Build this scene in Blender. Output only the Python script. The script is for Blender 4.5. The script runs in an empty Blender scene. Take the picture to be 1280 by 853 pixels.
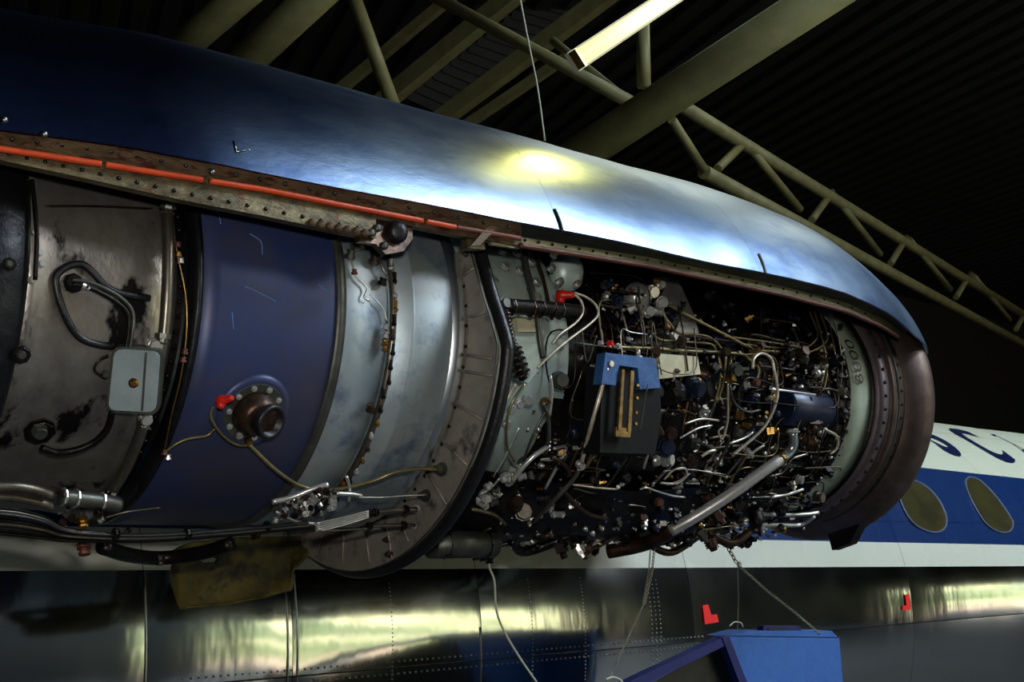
import bpy, math, random
import numpy as np
from mathutils import Vector, Matrix
random.seed(7)
C = bpy.context.scene.collection
PI = math.pi
CZ = 2.4                       # eye height of the photographer above the hangar floor
# ------------------------------------------------------------------ camera
F = 1500.0
ex = np.array([2350 - 640, 426.5 - 675, F]); ex /= np.linalg.norm(ex)
tl = math.atan2(-ex[1], ex[2])
ez = np.array([0, math.cos(tl), math.sin(tl)])
ey = -np.cross(ez, ex)
M3 = np.stack([ex, ey, ez])    # rows: world axes seen from the camera (right, up, forward)
cam = bpy.data.cameras.new('camera'); camo = bpy.data.objects.new('camera', cam); C.objects.link(camo)
cam.sensor_width = 36; cam.lens = 36 * F / 1280; cam.clip_end = 400
right, up, fwd = (Vector(M3[:, i]) for i in range(3))
camo.matrix_world = Matrix(((right.x, up.x, -fwd.x, 0), (right.y, up.y, -fwd.y, 0), (right.z, up.z, -fwd.z, CZ), (0, 0, 0, 1)))
sc = bpy.context.scene
sc.camera = camo
# ------------------------------------------------------------------ world, sun, large lights, exposure
w = bpy.data.worlds.new('sky'); sc.world = w; w.use_nodes = True
nt = w.node_tree; nt.nodes.clear()
bg = nt.nodes.new('ShaderNodeBackground'); wo = nt.nodes.new('ShaderNodeOutputWorld')
bg.inputs[0].default_value = (0.72, 0.84, 1.0, 1); bg.inputs[1].default_value = 4.0
nt.links.new(bg.outputs[0], wo.inputs[0])
def light(name, kind, loc, direction, energy, col, size=(1, 1), **kw):
    l = bpy.data.lights.new(name, kind); o = bpy.data.objects.new(name, l); C.objects.link(o)
    l.energy = energy; l.color = col
    if kind == 'AREA':
        l.shape = 'RECTANGLE'; l.size, l.size_y = size
    o.location = loc; o.rotation_euler = Vector(direction).to_track_quat('-Z', 'Y').to_euler()
    for k, v in kw.items(): setattr(l, k, v)
    return o
light('sunlight', 'SUN', (0, 0, 30), (0.88, -0.10, -0.5), 20.0, (1.0, 0.93, 0.80), angle=0.01)
light('skylight', 'AREA', (10.5, -4.8, CZ + 9.7), (0, 0, -1), 2300, (0.70, 0.86, 1.0), (4.0, 4.4))
light('cowl_top_fill', 'AREA', (12.6, 7.0, CZ + 8.5), (-.5, -.25, -1), 130, (0.95, 1.0, 0.78), (7.0, 1.6))  # unseen fill light, added to brighten the top of the cowling
light('clerestory', 'AREA', (14, -11.9, CZ + 8.4), (-.3, 1, -.3), 1500, (0.95, 0.97, 1.0), (9.0, 3.0))
light('flash', 'AREA', (0.05, -0.05, CZ + 0.25), (0.66, 0.73, 0.1), 34, (1, 0.97, 0.9), (0.12, 0.08))
for i, (x0, x1) in enumerate(((11, 19.0), (36, 48))):
    p = light('door_portal', 'AREA', ((x0 + x1) / 2, -12.02, 2.6), (0, 1, 0), 1, (1, 1, 1), (x1 - x0, 5.2))
    p.data.cycles.is_portal = True
sc.view_settings.view_transform = 'Standard'; sc.view_settings.look = 'None'
sc.view_settings.exposure = 0.0; sc.view_settings.gamma = 1
# ------------------------------------------------------------------ geometry of the view (real places from image points)
AY, AZ = 3.0, CZ + 0.57        # engine axis: a line along world x
FY, FZ, FR = 5.3, CZ - 0.48, 1.45
O = np.array([0, 0, CZ])
def ray(px, py):
    c = np.array([px - 640, 426.5 - py, F]); return M3 @ c / np.linalg.norm(c)
def oncyl(px, py, R, y0=AY, z0=AZ):
    d = ray(px, py); a = d[1]**2 + d[2]**2; h = z0 - CZ
    b = -(d[1] * y0 + d[2] * h); c = y0 * y0 + h * h - R * R
    return O + d * ((-b - math.sqrt(max(b * b - a * c, 0))) / a)
def onx(px, py, x): d = ray(px, py); return O + d * x / d[0]
def ony(px, py, y): d = ray(px, py); return O + d * y / d[1]
def onz(px, py, z): d = ray(px, py); return O + d * (z - CZ) / d[2]
def dep(px, py, k): d = ray(px, py); return O + d * k / float(d @ M3[:, 2])
def depth(P): return float((np.array(P) - O) @ M3[:, 2])
def pr(rpx, P): return rpx * depth(P) / F     # radius in metres of something rpx pixels in radius at P
def cp(x, R, deg): a = math.radians(deg); return np.array([x, AY - R * math.cos(a), AZ + R * math.sin(a)])
PX = [-1.5, -.6, .4, .85, 1.0, 1.2, 1.5, 2.0, 2.65, 3.0, 3.25, 3.45, 3.6, 3.75, 3.88, 4.0, 4.1, 4.2, 4.3, 4.37, 4.42, 4.45]
PRR = [.60, .63, .67, .695, .71, .733, .742, .745, .755, .762, .765, .763, .757, .748, .733, .708, .683, .656, .627, .602, .580, .556]
def prof(x): return float(np.interp(x, PX, PRR))
def onprof(px, py, d=0):
    R = .745 - d
    for _ in range(14):
        P = oncyl(px, py, R); R = prof(P[0]) - d
    return P
def phi_of(P): return math.degrees(math.atan2(P[2] - AZ, AY - P[1]))
# ------------------------------------------------------------------ materials
def S(c):  # sRGB 0-255 to linear
    return tuple(((v / 255) / 12.92 if v / 255 <= .04045 else ((v / 255 + .055) / 1.055) ** 2.4) for v in c)
MATS = {}
def pm(name, c1, c2=None, met=0.0, ro=0.5, ro2=None, sc_=8.0, stretch=(1, 1, 1), bump=0.0, bsc=60.0, contrast=(.35, .65), coat=0.0, c3=None, sc3=30.0, th3=(.6, .68)):
    m = bpy.data.materials.new(name); m.use_nodes = True; n = m.node_tree.nodes; l = m.node_tree.links
    b = n['Principled BSDF']; b.inputs['Metallic'].default_value = met; b.inputs['Roughness'].default_value = ro
    b.inputs['Base Color'].default_value = (*S(c1), 1); b.inputs['Coat Weight'].default_value = coat
    tc = n.new('ShaderNodeTexCoord'); mp = n.new('ShaderNodeMapping'); mp.inputs['Scale'].default_value = stretch
    l.new(tc.outputs['Object'], mp.inputs[0])
    def noise(s, d=5):
        t = n.new('ShaderNodeTexNoise'); t.inputs['Scale'].default_value = s; t.inputs['Detail'].default_value = d; t.inputs['Roughness'].default_value = .65
        l.new(mp.outputs[0], t.inputs['Vector']); return t
    def rng(src, a, b_, lo, hi):
        r = n.new('ShaderNodeMapRange'); l.new(src, r.inputs[0])
        for k, v in enumerate((a, b_, lo, hi)): r.inputs[k + 1].default_value = v
        return r.outputs[0]
    col = None
    if c2 or ro2 is not None: t = noise(sc_)
    if c2:
        mx = n.new('ShaderNodeMix'); mx.data_type = 'RGBA'
        l.new(rng(t.outputs['Fac'], contrast[0], contrast[1], 0, 1), mx.inputs[0])
        mx.inputs[6].default_value = (*S(c1), 1); mx.inputs[7].default_value = (*S(c2), 1); col = mx.outputs[2]
    if c3:
        t3 = noise(sc3); mx = n.new('ShaderNodeMix'); mx.data_type = 'RGBA'
        l.new(rng(t3.outputs['Fac'], th3[0], th3[1], 0, 1), mx.inputs[0])
        if col: l.new(col, mx.inputs[6])
        else: mx.inputs[6].default_value = (*S(c1), 1)
        mx.inputs[7].default_value = (*S(c3), 1); col = mx.outputs[2]
    if col: l.new(col, b.inputs['Base Color'])
    if ro2 is not None: l.new(rng(t.outputs['Fac'], .3, .7, ro, ro2), b.inputs['Roughness'])
    if bump:
        bt = noise(bsc, 4); bp = n.new('ShaderNodeBump'); bp.inputs['Strength'].default_value = bump; bp.inputs['Distance'].default_value = .01
        l.new(bt.outputs['Fac'], bp.inputs['Height']); l.new(bp.outputs[0], b.inputs['Normal'])
    MATS[name] = m; return m
cowl_m = pm('weathered_aluminium', (118, 140, 172), (150, 166, 184), 1, .30, .40, 2.2, (.5, 1, 1), .08, 30, c3=(86, 112, 160), sc3=5, th3=(.5, .7))
def cowl_rear_shade(m):      # rear half of the cowling: its dark reflections painted in as a navy tint
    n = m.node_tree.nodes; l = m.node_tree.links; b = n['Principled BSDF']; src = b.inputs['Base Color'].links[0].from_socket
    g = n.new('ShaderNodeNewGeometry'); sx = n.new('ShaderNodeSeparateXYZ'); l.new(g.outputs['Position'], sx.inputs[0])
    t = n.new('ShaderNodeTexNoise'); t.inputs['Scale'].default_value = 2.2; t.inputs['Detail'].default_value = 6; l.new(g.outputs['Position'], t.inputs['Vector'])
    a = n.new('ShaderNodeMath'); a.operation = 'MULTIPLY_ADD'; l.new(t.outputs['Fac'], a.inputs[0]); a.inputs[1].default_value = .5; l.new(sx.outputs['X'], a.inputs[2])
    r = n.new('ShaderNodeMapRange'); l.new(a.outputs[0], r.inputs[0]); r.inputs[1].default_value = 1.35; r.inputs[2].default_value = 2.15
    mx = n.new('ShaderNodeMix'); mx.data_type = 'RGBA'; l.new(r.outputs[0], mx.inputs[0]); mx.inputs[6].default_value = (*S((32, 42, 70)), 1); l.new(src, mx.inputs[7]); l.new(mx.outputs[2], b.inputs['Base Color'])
cowl_rear_shade(cowl_m)
rust_m = pm('rusty_primer', (66, 50, 34), (104, 84, 58), .3, .55, .7, 30, (.4, 1, 1), .5, 60, c3=(60, 26, 12), sc3=45, th3=(.55, .62))
flange_m = pm('mottled_flange', (112, 100, 70), (64, 56, 38), .5, .45, .6, 40, (.5, 1, 1), .5, 70, c3=(84, 40, 16), sc3=36, th3=(.58, .66))
orange_m = pm('orange_rubber', (206, 72, 20), (176, 54, 12), 0, .45, None, 40, (.3, 1, 1), .2, 100)
oldorange_m = pm('worn_orange_rubber', (130, 62, 36), (90, 52, 38), 0, .55, None, 40, (.3, 1, 1), .3, 100)
recess_m = pm('dark_recess', (62, 70, 66), (36, 40, 38), .7, .4, .6, 14, (.3, 1, 1), .2, 40)
olive_m = pm('olive_flange', (150, 146, 112), (110, 108, 80), .6, .4, .5, 30, (.3, 1, 1), .2, 40)
redlip_m = pm('red_brown_edge', (104, 52, 36), (70, 36, 28), .2, .5, .6, 30, (.3, 1, 1), .3, 60)
blue_m = pm('blue_enamel', (36, 56, 106), (54, 54, 76), .25, .36, .5, 2.4, (1, 1, 1), .03, 120, c3=(66, 64, 80), sc3=3.2, th3=(.5, .68))
drum_m = pm('brushed_steel', (160, 176, 186), (192, 200, 202), .8, .42, .56, 3, (1, 1, 1), .05, 40, c3=(108, 128, 158), sc3=9, th3=(.52, .72))
lipbright_m = pm('bright_steel', (226, 232, 236), None, 1, .28)
firewall_m = pm('stained_titanium', (150, 142, 130), (122, 114, 106), .35, .5, .62, 5, (1, 1, 1), .2, 60, c3=(66, 62, 62), sc3=14, th3=(.55, .7))
black_m = pm('black_rubber', (22, 22, 26), (12, 12, 14), 0, .42, None, 20, (1, 1, 1), .2, 60)
panel_m = pm('heat_stained_panel', (164, 158, 150), (104, 98, 94), .85, .34, .5, 4.5, (1, 1, .6), .25, 25, c3=(30, 28, 28), sc3=6.5, th3=(.56, .62))
darkring_m = pm('sooty_metal', (58, 60, 64), (24, 24, 28), .9, .3, .5, 6, (1, 1, 1), .25, 30)
pipe_m = pm('aged_steel_pipe', (128, 122, 110), (92, 86, 76), .9, .32, .45, 14)
silver_m = pm('polished_steel', (226, 224, 218), (188, 186, 180), .8, .28, .40, 20)
dark_m = pm('oily_dark_metal', (44, 40, 38), (22, 20, 20), .8, .28, .45, 20, bump=.2, bsc=50)
brownm = pm('oily_brown_metal', (84, 62, 48), (42, 32, 28), .7, .32, .5, 22, bump=.2, bsc=50)
brass_m = pm('brass', (186, 148, 84), (128, 96, 52), 1, .3, .4, 25)
tube_m = pm('olive_tube', (148, 138, 100), (108, 98, 68), .8, .3, .4, 20)
ptube_m = pm('pale_tube', (214, 205, 184), (170, 160, 140), .5, .3, .4, 20)
case_m = pm('pale_green_casing', (188, 202, 194), (160, 174, 168), .3, .4, .5, 5, bump=.1, bsc=30, c3=(84, 84, 78), sc3=12, th3=(.6, .7))
plate_m = pm('pale_green_paint', (176, 188, 166), (150, 162, 144), .1, .5, None, 8)
cream_m = pm('cream_panel', (206, 200, 170), (176, 170, 140), .2, .5, None, 10)
red_m = pm('red_rubber', (214, 34, 20), (180, 24, 16), 0, .4, None, 20)
bluebox_m = pm('light_blue_paint', (44, 96, 156), (30, 74, 130), .1, .4, .5, 18, bump=.2, bsc=60)
darkblue_m = pm('navy_paint', (28, 38, 66), (18, 24, 40), .3, .3, .45, 12)
boxblack_m = pm('matt_black_paint', (16, 15, 16), (9, 9, 10), 0, .6, None, 12)
boxblack_m.node_tree.nodes['Principled BSDF'].inputs['Specular IOR Level'].default_value = .15
jbox_m = pm('pale_grey_paint', (158, 172, 176), (136, 152, 156), .2, .42, None, 10)
oilcan_m = pm('grey_duct', (90, 92, 86), (66, 66, 60), .7, .4, .5, 16)
beam_m = pm('beige_steel_paint', (132, 128, 84), (108, 104, 66), 0, .5, .6, 3)
roof_m = pm('dark_roof_sheet', (58, 60, 56), (44, 46, 44), 0, .8, None, 1)
wallm = pm('dark_wall', (46, 46, 44), None, 0, .85)
floor_m = pm('concrete_floor', (62, 62, 62), (50, 50, 50), 0, .6, None, .6)
apron_m = pm('sandy_apron', (214, 184, 152), (186, 158, 134), 0, .9, None, .3)
grass_m = pm('grass', (112, 128, 78), (84, 104, 60), 0, .95, None, .25, c3=(216, 206, 156), sc3=.16, th3=(.42, .56))
olive_sheet = pm('olive_stained_sheet', (104, 92, 34), (50, 46, 22), .2, .42, .6, 7, bump=.3, bsc=24, c3=(28, 26, 14), sc3=9, th3=(.5, .62))
bin_m = pm('blue_bin_paint', (44, 96, 176), (56, 108, 184), .1, .42, .5, 30, bump=.15, bsc=90)
binedge_m = pm('dark_blue_bin_paint', (16, 30, 104), (12, 24, 84), .1, .45, None, 20)
chain_m = pm('zinc_chain', (170, 168, 150), None, .9, .35)
cord_m = pm('white_cord', (196, 196, 176), None, 0, .5)
ink_m = pm('black_ink', (30, 34, 34), None, 0, .5)
letter_m = pm('navy_lettering', (14, 24, 66), None, 0, .3)
redtape_m = pm('red_marking', (236, 10, 8), None, 0, .6)
glass_m = pm('brown_window_glass', (70, 66, 38), (54, 50, 34), 0, .1, None, 6, coat=.5)
wframe_m = pm('window_rim', (70, 84, 110), None, .3, .5)
rivet_m = pm('rivet_metal', (150, 156, 150), None, 1, .3)
lampbody_m = pm('lamp_housing', (150, 146, 120), None, 0, .5)
em = bpy.data.materials.new('lamp_glow'); em.use_nodes = True
eb = em.node_tree.nodes['Principled BSDF']; eb.inputs['Emission Color'].default_value = (1.0, .80, .22, 1); eb.inputs['Emission Strength'].default_value = 1.6
# fuselage paint: stripes by height (livery), bare metal below
fus_m = bpy.data.materials.new('fuselage_livery'); fus_m.use_nodes = True
n = fus_m.node_tree.nodes; l = fus_m.node_tree.links; b = n['Principled BSDF']
geo = n.new('ShaderNodeNewGeometry'); sx = n.new('ShaderNodeSeparateXYZ'); l.new(geo.outputs['Position'], sx.inputs[0])
def mth(op, a, b2):
    q = n.new('ShaderNodeMath'); q.operation = op
    for k, v in enumerate((a, b2)):
        if isinstance(v, (int, float)): q.inputs[k].default_value = v
        else: l.new(v, q.inputs[k])
    return q.outputs[0]
hz = mth('ADD', sx.outputs['Z'], mth('MULTIPLY', sx.outputs['X'], .012))
m_low = mth('GREATER_THAN', hz, CZ - .080)        # 1 above the bare metal
m_blue = mth('GREATER_THAN', hz, CZ + .062)
m_white = mth('GREATER_THAN', mth('ADD', sx.outputs['Z'], mth('MULTIPLY', sx.outputs['X'], .0195)), CZ + .622)
def mixc(f, a, b2):
    q = n.new('ShaderNodeMix'); q.data_type = 'RGBA'; l.new(f, q.inputs[0])
    for k, v in ((6, a), (7, b2)):
        if isinstance(v, tuple): q.inputs[k].default_value = (*S(v), 1)
        else: l.new(v, q.inputs[k])
    return q.outputs[2]
c_ = mixc(m_low, (188, 192, 194), (206, 208, 194)); c_ = mixc(m_blue, c_, (16, 44, 92)); c_ = mixc(m_white, c_, (206, 210, 188))
l.new(c_, b.inputs['Base Color'])
l.new(mth('MULTIPLY', mth('SUBTRACT', 1.0, m_low), 1.0), b.inputs['Metallic'])
ns = n.new('ShaderNodeTexNoise'); ns.inputs['Scale'].default_value = 3; l.new(geo.outputs['Position'], ns.inputs['Vector'])
l.new(mth('ADD', mth('MULTIPLY', ns.outputs['Fac'], .12), mth('ADD', .06, mth('MULTIPLY', m_low, .16))), b.inputs['Roughness'])
mpf = n.new('ShaderNodeMapping'); mpf.inputs['Scale'].default_value = (1.6, 1, .5); l.new(geo.outputs['Position'], mpf.inputs[0])
nb = n.new('ShaderNodeTexNoise'); nb.inputs['Scale'].default_value = 4; nb.inputs['Detail'].default_value = 3; l.new(mpf.outputs[0], nb.inputs['Vector'])
bp = n.new('ShaderNodeBump'); bp.inputs['Strength'].default_value = .35; bp.inputs['Distance'].default_value = .006
l.new(nb.outputs['Fac'], bp.inputs['Height']); l.new(bp.outputs[0], b.inputs['Normal'])
# ------------------------------------------------------------------ mesh helpers
def basis(d):
    d = np.array(d, float); d /= np.linalg.norm(d)
    a = np.array([0, 0, 1.0]) if abs(d[2]) < .9 else np.array([1.0, 0, 0])
    u = np.cross(a, d); u /= np.linalg.norm(u); return u, np.cross(d, u), d
class MB:
    def __init__(s): s.v = []; s.f = []; s.sm = []
    def add(s, vs, fs, smooth=False):
        k = len(s.v); s.v += [tuple(map(float, p)) for p in vs]; s.f += [tuple(i + k for i in f) for f in fs]; s.sm += [smooth] * len(fs); return s
    def lathe(s, p0, d, prof_, n=20, smooth=True, cap=True):     # prof_: (distance along d, radius)
        u, v, d = basis(d); p0 = np.array(p0, float); vs = []; fs = []
        for (t, r) in prof_:
            for k in range(n):
                a = 2 * PI * k / n; vs.append(p0 + d * t + u * r * math.cos(a) + v * r * math.sin(a))
        m = len(prof_)
        for i in range(m - 1):
            for k in range(n):
                fs.append((i * n + k, i * n + (k + 1) % n, (i + 1) * n + (k + 1) % n, (i + 1) * n + k))
        s.add(vs, fs, smooth)
        if cap: s.add([], []); k0 = len(s.v) - len(vs); s.f += [tuple(k0 + k for k in range(n))[::-1], tuple(k0 + (m - 1) * n + k for k in range(n))]; s.sm += [False, False]
        return s
    def cyl(s, a, b, r0, r1=None, n=12, smooth=True):
        a = np.array(a, float); b = np.array(b, float); d = b - a; L = float(np.linalg.norm(d))
        return s.lathe(a, d, [(0, r0), (L, r0 if r1 is None else r1)], n, smooth)
    def box(s, c, size, R=None):
        c = np.array(c, float); sx_, sy, sz = (q / 2 for q in size)
        R = np.eye(3) if R is None else np.array(R)      # rows: local axes
        vs = [c + R[0] * x * sx_ + R[1] * y * sy + R[2] * z * sz for x in (-1, 1) for y in (-1, 1) for z in (-1, 1)]
        return s.add(vs, [(0, 1, 3, 2), (4, 6, 7, 5), (0, 4, 5, 1), (2, 3, 7, 6), (0, 2, 6, 4), (1, 5, 7, 3)])
    def tube(s, pts, r, n=8, step=None):
        P = spline(pts) if len(pts) > 2 else [np.array(p, float) for p in pts]
        T = []; N = len(P)
        for i in range(N):
            t = P[min(i + 1, N - 1)] - P[max(i - 1, 0)]; T.append(t / (np.linalg.norm(t) + 1e-9))
        u, v, _ = basis(T[0]); vs = []; fs = []
        for i in range(N):
            u = u - T[i] * (u @ T[i]); u /= np.linalg.norm(u) + 1e-9; v = np.cross(T[i], u)
            rr = r(i / (N - 1)) if callable(r) else r
            for k in range(n):
                a = 2 * PI * k / n; vs.append(P[i] + u * rr * math.cos(a) + v * rr * math.sin(a))
        for i in range(N - 1):
            for k in range(n): fs.append((i * n + k, i * n + (k + 1) % n, (i + 1) * n + (k + 1) % n, (i + 1) * n + k))
        fs += [tuple(range(n))[::-1], tuple((N - 1) * n + k for k in range(n))]
        return s.add(vs, fs, True)
    def rev(s, prof_, a0=0, a1=360, n=96, thick=0, wob=None):   # surface of revolution about the engine axis, prof_ of (x, R)
        full = abs(a1 - a0) >= 360; vs = []; fs = []; m = len(prof_)
        cols = n if full else n + 1
        for j in range(cols):
            a = a0 + (a1 - a0) * j / n
            for (x, R) in prof_:
                vs.append(cp(x, R + (wob(x, a) if wob else 0), a))
        for j in range(n):
            j2 = (j + 1) % cols
            for i in range(m - 1): fs.append((j * m + i, j * m + i + 1, j2 * m + i + 1, j2 * m + i))
        return s.add(vs, fs, True)
    def ball(s, c, r, n=12, sq=(1, 1, 1)):
        vs = []; fs = []; c = np.array(c, float); h = n // 2
        for i in range(h + 1):
            t = PI * i / h
            for k in range(n):
                a = 2 * PI * k / n; vs.append(c + r * np.array([math.sin(t) * math.cos(a) * sq[0], math.sin(t) * math.sin(a) * sq[1], math.cos(t) * sq[2]]))
        for i in range(h):
            for k in range(n): fs.append((i * n + k, (i + 1) * n + k, (i + 1) * n + (k + 1) % n, i * n + (k + 1) % n))
        return s.add(vs, fs, True)
    def loft(s, A, B, back):     # solid strip between two 3D curves, `back` = thickness vector
        k = len(A); bk = np.array(back, float)
        vs = list(A) + list(B) + [p + bk for p in A] + [p + bk for p in B]; fs = []
        for i in range(k - 1):
            fs += [(i, i + 1, k + i + 1, k + i), (2 * k + i, 3 * k + i, 3 * k + i + 1, 2 * k + i + 1), (i, 2 * k + i, 2 * k + i + 1, i + 1), (k + i, k + i + 1, 3 * k + i + 1, 3 * k + i)]
        fs += [(0, k, 3 * k, 2 * k), (k - 1, 3 * k - 1, 4 * k - 1, 2 * k - 1)]
        return s.add(vs, fs)
    def prism(s, poly, vec):
        k = len(poly); vec = np.array(vec, float)
        vs = list(poly) + [p + vec for p in poly]
        fs = [tuple(range(k)), tuple(range(k, 2 * k))[::-1]] + [(i, (i + 1) % k, k + (i + 1) % k, k + i) for i in range(k)]
        return s.add(vs, fs)
    def mesh(s, name, m):
        me = bpy.data.meshes.new(name); me.from_pydata(s.v, [], s.f); me.polygons.foreach_set('use_smooth', s.sm)
        if m: me.materials.append(m)
        me.validate(); me.update(); return me
    def build(s, name, m, parent=None, **kw):
        o = bpy.data.objects.new(name, s.mesh(name, m)); C.objects.link(o)
        if parent is not None:
            o.parent = parent; p = parent; off = Vector((0, 0, 0))
            o.matrix_parent_inverse = wloc(parent).inverted()
        for k, v in kw.items(): o[k] = v
        return o
def wloc(o):
    m = Matrix.Translation(o.location)
    return m if o.parent is None else wl2(o)
def wl2(o):                      # world matrix of a child whose parents only translate
    return wloc(o.parent) @ o.matrix_parent_inverse @ Matrix.Translation(o.location)
def spline(pts, seg=6):
    P = [np.array(p, float) for p in pts]; P = [2 * P[0] - P[1]] + P + [2 * P[-1] - P[-2]]; out = []
    for i in range(1, len(P) - 2):
        for k in range(seg):
            t = k / seg; a, b_, c, d = P[i - 1:i + 3]
            out.append(.5 * (2 * b_ + (c - a) * t + (2 * a - 5 * b_ + 4 * c - d) * t * t + (3 * b_ - a - 3 * c + d) * t ** 3))
    out.append(P[-2]); return out
def empty(name, loc, label, cat, group=None):
    o = bpy.data.objects.new(name, None); C.objects.link(o); o.location = tuple(map(float, loc)); o.empty_display_size = .05
    o['label'] = label; o['category'] = cat
    if group: o['group'] = group
    return o
def tag(o, label, cat, group=None):
    o['label'] = label; o['category'] = cat
    if group: o['group'] = group
    return o
def interp_px(lst, x): return float(np.interp(x, [p[0] for p in lst], [p[1] for p in lst]))
# ------------------------------------------------------------------ hangar shell
def struct(mb, name, m): return mb.build(name, m, None, kind='structure')
struct(MB().box((17, 6.5, -.05), (96, 39, .1)), 'floor', floor_m)
struct(MB().box((17, 26, 8), (96, .3, 16)), 'wall_back', wallm)
struct(MB().box((-30, 6.5, 8), (.3, 39, 16)), 'wall_left', wallm)
struct(MB().box((65, 6.5, 8), (.3, 39, 16)), 'wall_right', wallm)
wf = MB()
for x0, x1 in ((-30, 11), (19.0, 36), (48, 65)): wf.box(((x0 + x1) / 2, -12.2, 2.6), (x1 - x0, .3, 5.2))
wf.box((17.5, -12.2, 10.6), (95, .3, 10.8)); struct(wf, 'wall_front', wallm)
# corrugated roof: trapezoidal sheets, ribs running across the hangar
v55 = M3 @ np.array([55 - 640, 426.5 - 675, F]); v55[2] = 0; v55 /= np.linalg.norm(v55)
vperp = np.array([v55[1], -v55[0], 0]); rf = MB(); zr = CZ + 10
c0 = np.array([17, 6.5, zr]); vs = []; pitch = .55
for k in range(-110, 110):
    for (o_, dz) in ((0, 0), (.30, 0), (.36, .12), (.49, .12)):
        q = c0 + vperp * (k * pitch + o_) + np.array([0, 0, dz])
        ta, tb2 = sorted(((-12.35 - q[1]) / v55[1], (26.3 - q[1]) / v55[1])); vs += [q + v55 * ta, q + v55 * tb2]
rf.add(vs, [(2 * i, 2 * i + 1, 2 * i + 3, 2 * i + 2) for i in range(len(vs) // 2 - 1)])
struct(rf, 'ceiling', roof_m)
struct(MB().box((17, -45, -.15), (200, 65.4, .1)), 'ground', apron_m)
gb = MB(); gx = [(-27, 0), (-29, 1.5), (-33, 5), (-38, 9.5), (-44, 13.5), (-60, 15)]
vs = []; fs = []
for i in range(41):
    for (y, z) in gx: vs.append((-60 + i * 4, y + math.sin(i * .7) * .8, z * (1 + .14 * math.sin(i * 1.3)) - .08))
for i in range(40):
    for j in range(5): fs.append((i * 6 + j, i * 6 + j + 1, i * 6 + j + 7, i * 6 + j + 6))
gb.add(vs, fs, True); gbo = gb.build('grass_bank', grass_m, None, kind='structure')
# ------------------------------------------------------------------ roof steel seen above the engine
def bar(name, a, b_, rpx, da, db, label, grp=None, square=False, ext=0):
    A = dep(*a, da); B = dep(*b_, db); d = (B - A) / np.linalg.norm(B - A); A = A - d * ext; B = B + d * ext
    mb = MB(); r = rpx * (da + db) / 2 / F
    if square: u, v, w_ = basis(B - A); mb.box((A + B) / 2, (2 * r, 2.6 * r, np.linalg.norm(B - A)), (u, v, w_))
    else: mb.cyl(A, B, r, n=20)
    return tag(mb.build(name, beam_m), label, 'beam', grp)
bar('roof_beam', (722, 195), (1030, -5), 25, 10.5, 9.5, 'thickest beige tubular roof beam, rising right from behind the cowling highlight', ext=1.2)
bar('roof_beam', (250, 130), (430, -38), 22, 14, 13.2, 'thick dim roof beam at upper left above the dark cowling', ext=1)
bar('roof_beam', (205, 78), (310, -12), 20, 17, 16.4, 'leftmost roof beam, barely lit in the dark', ext=1)
bar('roof_beam', (440, -10), (488, 122), 9, 15, 15, 'thin beige brace leaning down to the right, left of the other bars', ext=.3)
bar('roof_beam', (470, 135), (640, -5), 8.5, 19, 18, 'square beige bar sloping up right, second from the left of the grating', square=True, ext=.6)
bar('roof_beam', (550, 150), (758, -5), 8, 20, 19, 'square beige bar ending below the fluorescent lamp left end', square=True, ext=.6)
bar('roof_beam', (585, 155), (690, 84), 4.5, 21, 20.5, 'thin low handrail-like bar right of the hanging wire', square=True, ext=.4)
bar('roof_beam', (425, 112), (550, 8), 5, 22, 21.6, 'thin far bar crossing behind the leaning brace', square=True, ext=.3)
# dark grating panel between two bars
gr = empty('roof_grating', dep(590, 60, 22.5), 'dark slatted grating between the sloping bars near the hanging wire', 'grating')
for k in range(15):
    t = k / 14
    a = (500 + 150 * t + 12, 118 - 118 * t); b_ = (560 + 165 * t, 140 - 122 * t)
    MB().box((dep(*a, 23) + dep(*b_, 23)) / 2, (.06, .22, float(np.linalg.norm(dep(*a, 23) - dep(*b_, 23)))), basis(dep(*b_, 23) - dep(*a, 23))).build('slat', roof_m, gr)
# truss
HL = CZ + 5
L0, L1 = onz(885, 217, HL), onz(1290, 436, HL); ld = (L1 - L0); ld /= np.linalg.norm(ld)
nn = np.array([-ld[1], ld[0], 0])
def onpl(px, py):
    d = ray(px, py); return O + d * float((L0 - O) @ nn) / float(d @ nn)
tr = empty('roof_truss', L0, 'long beige lattice roof truss descending to the right behind the cowling', 'truss')
r_ = 8.5 / F * depth(onpl(950, 250))
def tb(name, a, b_, r): return MB().cyl(onpl(*a), onpl(*b_), r, n=12).build(name, beam_m, tr)
tb('chord', (880, 215), (1310, 447), r_); tb('chord', (835, 122), (1310, 412), r_ * .95)
for a, b_ in (((840, 150), (880, 212)), ((897, 211), (931, 178)), ((933, 180), (1000, 262)), ((1015, 275), (1040, 240)), ((1043, 245), (1100, 318)), ((1113, 330), (1133, 297)),
              ((1137, 300), (1188, 362)), ((1195, 372), (1213, 342)), ((1217, 345), (1262, 400)), ((1270, 412), (1284, 385))):
    tb('strut', a, b_, r_ * .62)
tu = empty('upper_truss', dep(700, 70, 12.5), 'beige roof chord with short posts running left from the thick beam', 'truss')
MB().cyl(dep(540, -6, 13), dep(796, 132, 12), 8 / F * 12.5, n=14).build('chord', beam_m, tu)
MB().cyl(dep(803, 30, 12), dep(805, 110, 12), 9 / F * 12, n=12).build('post', beam_m, tu)
MB().cyl(dep(690, 50, 12.4), dep(780, 122, 12.2), 5.5 / F * 12, n=12).build('strut', beam_m, tu)
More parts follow.
